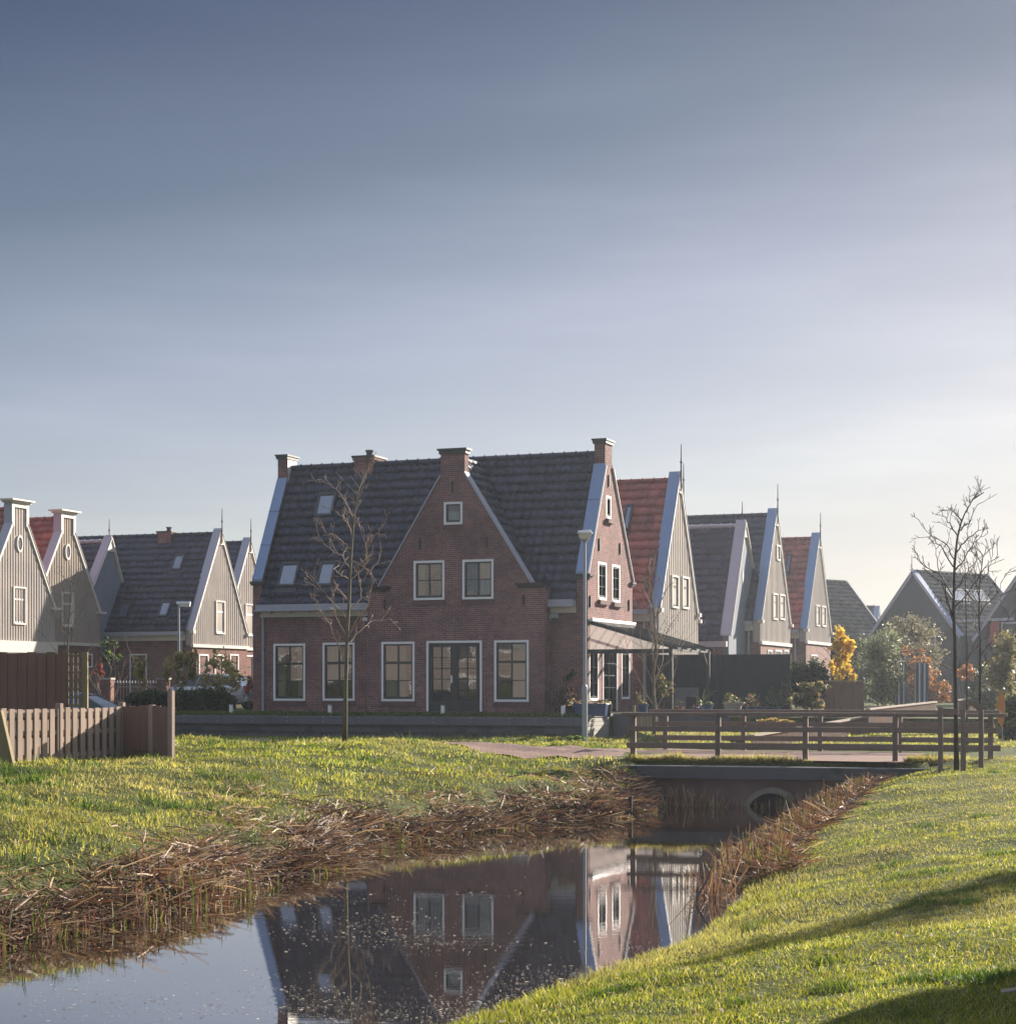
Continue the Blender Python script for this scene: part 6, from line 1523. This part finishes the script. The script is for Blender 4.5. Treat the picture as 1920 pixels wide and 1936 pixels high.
def picket(label, a, b, za, zb, h, group='low picket fences'):
    a, b = Vector(a), Vector(b); L = (b-a).length; ang = math.atan2(b.y-a.y, b.x-a.x)
    t = thing('picket_fence', (a.x, a.y, za-h), label, 'fence', ang, group); sl = (zb-za)/L
    mb = MB(); k = .05
    while k < L: mb.box(k, k+.045, -.015, .015, k*sl, h-.03+k*sl); k += .13
    mb.build('pickets', M['fence'], t)
    mb = MB(); mb.beam((0, 0, h), (L, 0, h+sl*L), .13, .05); mb.build('cap_rail', M['fence_pale'], t)
    mb = MB(); mb.beam((0, .03, h*.3), (L, .03, h*.3+sl*L), .04, .07); mb.build('cross_rail', M['fence'], t)
picket('low picket fence with pale cap running back to the striped cloths', q(1640, 52), q(1768, 64), at(0, 52, py=1341).z, at(0, 64, py=1327).z, .55)
picket('low picket fence with pale cap seen just behind the bridge railing', q(1420, 41), q(1662, 56), .93, at(0, 56, py=1351).z, .45)
picket('short far picket fence between the thin trunks', q(1808, 66), q(1856, 70), at(0, 66, py=1324).z, at(0, 70, py=1317).z, .5)
c = at(1220, 57.2, 0); t = thing('garden_gate', (c.x, c.y, .6), 'small olive slatted garden gate beyond the end of the bridge railing', 'gate', -R(10))
mb = MB()
for k in range(6): mb.box(-.3+.1*k, -.22+.1*k, -.012, .012, 0, .62+.03*math.sin(k*1.3))
mb.build('slats', M['post_green'], t)
for x in (-.36, .33):
    mb = MB(); mb.box(x-.04, x+.04, -.04, .04, -.1, .85); mb.build('post', M['post_green'], t)
for z in (.12, .5):
    mb = MB(); mb.box(-.3, .3, .0125, .03, z, z+.06); mb.build('rail', M['post_green'], t)
# flag at the right edge
c = at(1893, 45, 0); t = thing('feather_flag', (c.x, c.y, .6), 'orange-yellow leaf-shaped banner standing at the right edge behind the railing', 'flag')
mb = MB(); n_ = 12; ht = at(0, 45, py=1306).z-.6
for k in range(n_):
    f0, f1 = k/n_, (k+1)/n_; w_ = lambda f: .125*math.sin(math.pi*min(max(f*.92+.05, 0), 1))**.8
    z0, z1 = .45+(ht-.45)*f0, .45+(ht-.45)*f1
    mb.hexa([(-w_(f0), -.01, z0), (w_(f0)*.7, -.01, z0), (w_(f0)*.7, .01, z0), (-w_(f0), .01, z0), (-w_(f1), -.01, z1), (w_(f1)*.7, -.01, z1), (w_(f1)*.7, .01, z1), (-w_(f1), .01, z1)])
mb.build('cloth', M['yellow_cloth'], t)
mb = MB(); mb.tube([(.02, .02, -.1), (.02, .02, ht+.05)], .014, 6); mb.build('pole', M['galv'], t)

# ---- pots
def pot(label, px, D, zg, w, h, m, flowers, square=False, rz=0.0):
    c = at(px, D, 0); t = thing('flower_pot', (c.x, c.y, zg), label, 'flower pot', rz, 'flower pots'); mb = MB()
    if square:
        a, b = w/2, w/2*1.18; d, e = w*.28, w*.34
        mb.hexa([(-a,-d,0),(a,-d,0),(a,d,0),(-a,d,0),(-b,-e,h),(b,-e,h),(b,e,h),(-b,e,h)]); mb.box(-b-.02, b+.02, -e-.02, e+.02, h+.001, h+.04)
        mb.build('pot', M[m], t, bevel=.012)
    else:
        mb.lathe([(0, 0), (w*.36, 0), (w*.46, h*.7), (w*.5, h), (w*.56, h), (w*.56, h+.03), (w*.47, h+.03), (w*.45, h-.03), (0, h-.03)], (0, 0, 0), 18); mb.build('pot', M[m], t, smooth=False)
    cols, n, hh = flowers
    leaf_cloud(t, 'foliage', [((0, 0, h+hh*.5), (w*.55, w*.4, hh))], n, .035, cols, [1]*len(cols))
    return t
WH = [(.07,.10,.03), (.5,.45,.38), (.10,.13,.04), (.45,.22,.12)]
pot('long blue trough of flowers on the wall corner behind the lamp pole, left one', 1108, 59.2, 1.09, .62, .36, 'blue_pot', (WH, 160, .12), True, -MH.th)
pot('blue trough of flowers on the wall corner, right of the lamp pole', 1131, 58.7, 1.09, .5, .36, 'blue_pot', (WH, 150, .12), True, -MH.th)
pot('round black pot of flowers between the marker post and the blue troughs', 1080, 59.6, 1.09, .42, .30, 'dark_pot', (WH, 130, .12))
pot('small dark blue pot at the right end of the troughs', 1149, 58.9, 1.09, .26, .34, 'dark_pot', (WH, 70, .1))
GR = [(.06,.09,.03), (.03,.05,.02), (.10,.12,.05)]
for px, D, w, h, m, fl, lb in ((1215, 60.5, .34, .38, 'blue_pot', (GR+[(.3,.2,.16)], 160, .28), 'blue pot with a bushy plant beside the veranda doors'),
    (1283, 60, .3, .3, 'terracotta', (GR, 70, .15), 'terracotta pot below the veranda post'), (1333, 61.5, .5, .34, 'blue_pot', (GR, 60, .12), 'wide blue pot under the long strap leaves'),
    (1385, 61, .62, .42, 'concrete_pale', (GR+[(.4,.3,.28)], 260, .25), 'round pale stone pot with faded flowers before the green screen'),
    (1424, 61, .5, .3, 'blue_pot', (GR+[(.35,.1,.1), (.3,.22,.2)], 260, .3), 'blue pot with reddish flowers before the green screen'),
    (1458, 61, .5, .28, 'blue_pot', (GR, 300, .4), 'blue pot with a tall green plant before the green screen'), (1484, 60.5, .4, .28, 'dark_pot', (GR+[(.25,.12,.1)], 240, .5), 'dark pot with a tall reddish plant at the right end of the screen'),
    (1318, 57, .3, .3, 'blue_pot', (GR+[(.4,.2,.35)], 140, .16), 'small blue pot with lilac heather behind the back railing')):
    pot(lb, px, D, 1.05, w, h, m, fl)
c = at(1328, 62, 0); t = thing('strap_leaf_plant', (c.x, c.y, 1.35), 'tall plant with long arching strap leaves before the playhouse', 'plant'); mb = MB()
rnd = random.Random(4)
for k in range(9):
    a = rnd.uniform(0, 6.28); l = rnd.uniform(.5, .95); p = [Vector((math.cos(a)*l*f*f*.6, math.sin(a)*l*f*f*.4, l*(f-.35*f*f))) for f in (0, .25, .5, .75, 1)]
    for u_, v_ in zip(p[:-1], p[1:]): mb.beam(u_, v_, .03, .006)
mb.build('leaves', paint('yellow_green_leaf', (.16, .18, .05), .5), t)

# ---- tree stakes at the right end of the bridge
for px, D, yt, lb in ((1777, 29.1, 1337, 'left wooden tree stake beside the tall staked tree'), (1820, 28.9, 1341, 'middle wooden tree stake just right of the thick trunk'), (1854, 29.3, 1338, 'right wooden tree stake next to the railing end')):
    b = at(px, D, 0); g = gz(b.x, b.y); t = thing('tree_stake', (b.x, b.y, g), lb, 'tree stake', group='tree stakes'); H = at(px, D, py=yt).z-g
    mb = MB(); mb.tube([(0, 0, -.15), (.005, 0, H*.5), (-.004, 0, H)], .04, 12); mb.build('stake', M['rail'], t)
b = at(1777, 29.1, 0); t = thing('stake_crossbar', (b.x, b.y, at(1777, 29.1, py=1345).z), 'short crossbar tying the left stake to the thick trunk', 'crossbar'); e = at(1806, 29.2, 0)
mb = MB(); mb.beam((0, -.07, 0), (e.x-b.x, -.07+e.y-b.y, -.01), .025, .10); mb.build('bar', M['rail'], t)
b = at(1830, 29.0, 0); t = thing('stake_crossbar', (b.x, b.y, at(1830, 29, py=1331).z), 'slanting crossbar between the middle and right stakes', 'crossbar'); e = at(1856, 29.3, 0)
mb = MB(); mb.beam((-.03, -.07, .03), (e.x-b.x, -.07+e.y-b.y, -.07), .025, .07); mb.build('bar', M['rail'], t)
# pipe stub and thin post in the left reeds
c = at(524, 20.9, .12); t = thing('drain_pipe', c, 'dark grey drain pipe stub sticking out of the left reeds', 'drain pipe', -.9)
mb = MB(); mb.tube([(-.45, 0, .08), (.1, 0, .0)], .115, 20); mb.build('pipe', M['concrete'], t)
mb = MB(); n_ = 20
for j in range(n_):
    a0, a1 = 2*math.pi*j/n_, 2*math.pi*(j+1)/n_
    P = lambda r, a, x: (x, r*math.cos(a), .0+r*math.sin(a))
    mb.face([P(.135,a0,.12), P(.135,a1,.12), P(.10,a1,.12), P(.10,a0,.12)]); mb.face([P(.135,a0,.02), P(.135,a1,.02), P(.135,a1,.12), P(.135,a0,.12)])
mb.build('collar', M['galv'], t)
c = at(1190, 28.6, -.1); t = thing('water_post', c, 'thin dark weathered post standing in the water before the bridge', 'post')
mb = MB(); mb.tube([(0, 0, -.2), (.01, 0, .42)], .035, 8); mb.build('post', M['soil'], t)
c = at(1313, 17.2, 0); t = thing('broken_branch', c, 'bent dark twig rising from the water by the right bank', 'branch')
mb = MB(); mb.tube([(0, 0, -.1), (.02, 0, .05), (.12, .02, .22), (.17, .02, .36)], [.012, .012, .009, .004], 6); mb.build('stick', M['twig_dark'], t)
# fallen pale leaves / paper scraps on the lawn
for k, (px, py, s_) in enumerate(((1908, 1876, .035), (1790, 1862, .018), (1512, 1745, .016))):
    D = 9.0
    for _ in range(20):
        g = gz((px-CX)/FPX*D, D); D = (CZ-g-.05)*FPX/(py-HY)
    c = at(px, D, 0); t = thing('paper_scrap', (c.x, c.y, gz(c.x, c.y)+.05), ('long pale scrap lying in the shaded grass at the lower right corner', 'small pale scrap in the shaded grass', 'tiny white scrap on the sunlit right lawn')[k], 'litter', .4+k)
    mb = MB(); mb.hexa([(-s_*1.6,-s_*.5,0),(s_*1.2,-s_*.3,.004),(s_*1.7,s_*.4,.012),(-s_*1.1,s_*.5,.006),(-s_*1.6,-s_*.5,.004),(s_*1.2,-s_*.3,.012),(s_*1.7,s_*.4,.018),(-s_*1.1,s_*.5,.012)]); mb.build('scrap', M['pipe'], t)

# ---- what throws the shadows on the right lawn, just outside the frame
sa = Vector((math.sin(SUN_AZ), math.cos(SUN_AZ))); sp = Vector((sa.y, -sa.x))
c0 = Vector((2.0, 8.75))+sa*5.2
ang = math.atan2(sp.y, sp.x); t = thing('garden_shed', (c0.x, c0.y, .6), 'brown timber shed just beyond the right edge, its shadow falls on the lawn', 'shed', ang)
mb = MB(); mb.box(0, 3.6, 0, 2.4, -.2, 2.5); mb.build('wall', M['fence'], t)
mb = MB(); mb.prism([(-.15, 2.5), (2.55, 2.5), (1.2, 3.3)], lambda a_, b_, t_: (t_, a_, b_), -.15, 3.75); mb.build('roof', M['tile'], t)
c1 = Vector((3.0, 13.2))+sa*12.6
t = thing('garden_tree', (c1.x, c1.y, .75), 'small half-bare tree beyond the right edge whose shadow crosses the lawn', 'tree'); rnd = random.Random(12)
mb = MB(); mb.tube([(0, 0, -.1), (.05, 0, 1.2), (-.05, .05, 2.6), (0, .1, 4.6)], [.12, .10, .075, .02], 9); mb.build('trunk', M['bark_dark'], t, smooth=True)
mb = MB()
for k in range(12): twigs(mb, (0, .03, 1.5+.25*k), (math.cos(k*2.4), math.sin(k*2.4), .8), 1.3-.05*k, .03, 2, rnd)
mb.build('branches', M['twig_dark'], t)
leaf_cloud(t, 'foliage', [((.2, .4, 3.2), (.45, .5, .5)), ((-.3, -.2, 3.9), (.5, .5, .6)), ((.1, -.8, 2.9), (.35, .35, .35))], 1700, .06, GREEN, [1, 1, 1, 1])

# ---- brick row far to the left behind the viewer: it shows in the window panes of the brick house
rc = Frame(-65.5, -8.8, 0); ang = math.atan2(.669, -.745)
t = thing('terrace_row', (-65.5, -8.8, .6), 'long sunlit tan brick row mirrored in the ground floor panes of the brick house', 'building', ang)
mb = MB(); mb.box(-34, 34, 0, 9, -.5, 6.2); mb.build('wall', paint('tan_brick', (0.205, 0.165, 0.145), 0.9, 0.25, 2.0), t)
mb = MB(); mb.prism([(-.4, 6.2), (9.4, 6.2), (4.5, 12.0)], lambda a_, b_, t_: (t_, a_, b_), -34.3, 34.3); mb.build('roof', paint('brown_roof', (0.175, 0.16, 0.145), 0.8, 0.3, 2.0), t)
for k in range(12):
    for z in (.9, 3.7):
        mb = MB(); mb.box(-32+5.6*k, -30.2+5.6*k, -.06, .02, z, z+1.7); w_ = mb.build('window', M['white'], t)
        mb = MB(); mb.box(-31.9+5.6*k, -30.3+5.6*k, -.08, -.061, z+.1, z+1.6); mb.build('pane', M['iron'], w_)

h_ = thing('hedge', (-62.5, -5.5, .6), 'long dark leaf band added unseen to darken the foot of the window reflections', 'hedge', ang)  # added leaf band, darkens the mirrored foot in place of parked cars
leaf_cloud(h_, 'foliage', [((x, -1, .75), (2.2, .5, .55+.25*((x*7) % 3)/3)) for x in range(-32, 33, 3)], 2600, .35, GREEN, [.5, .2, .05, .25])
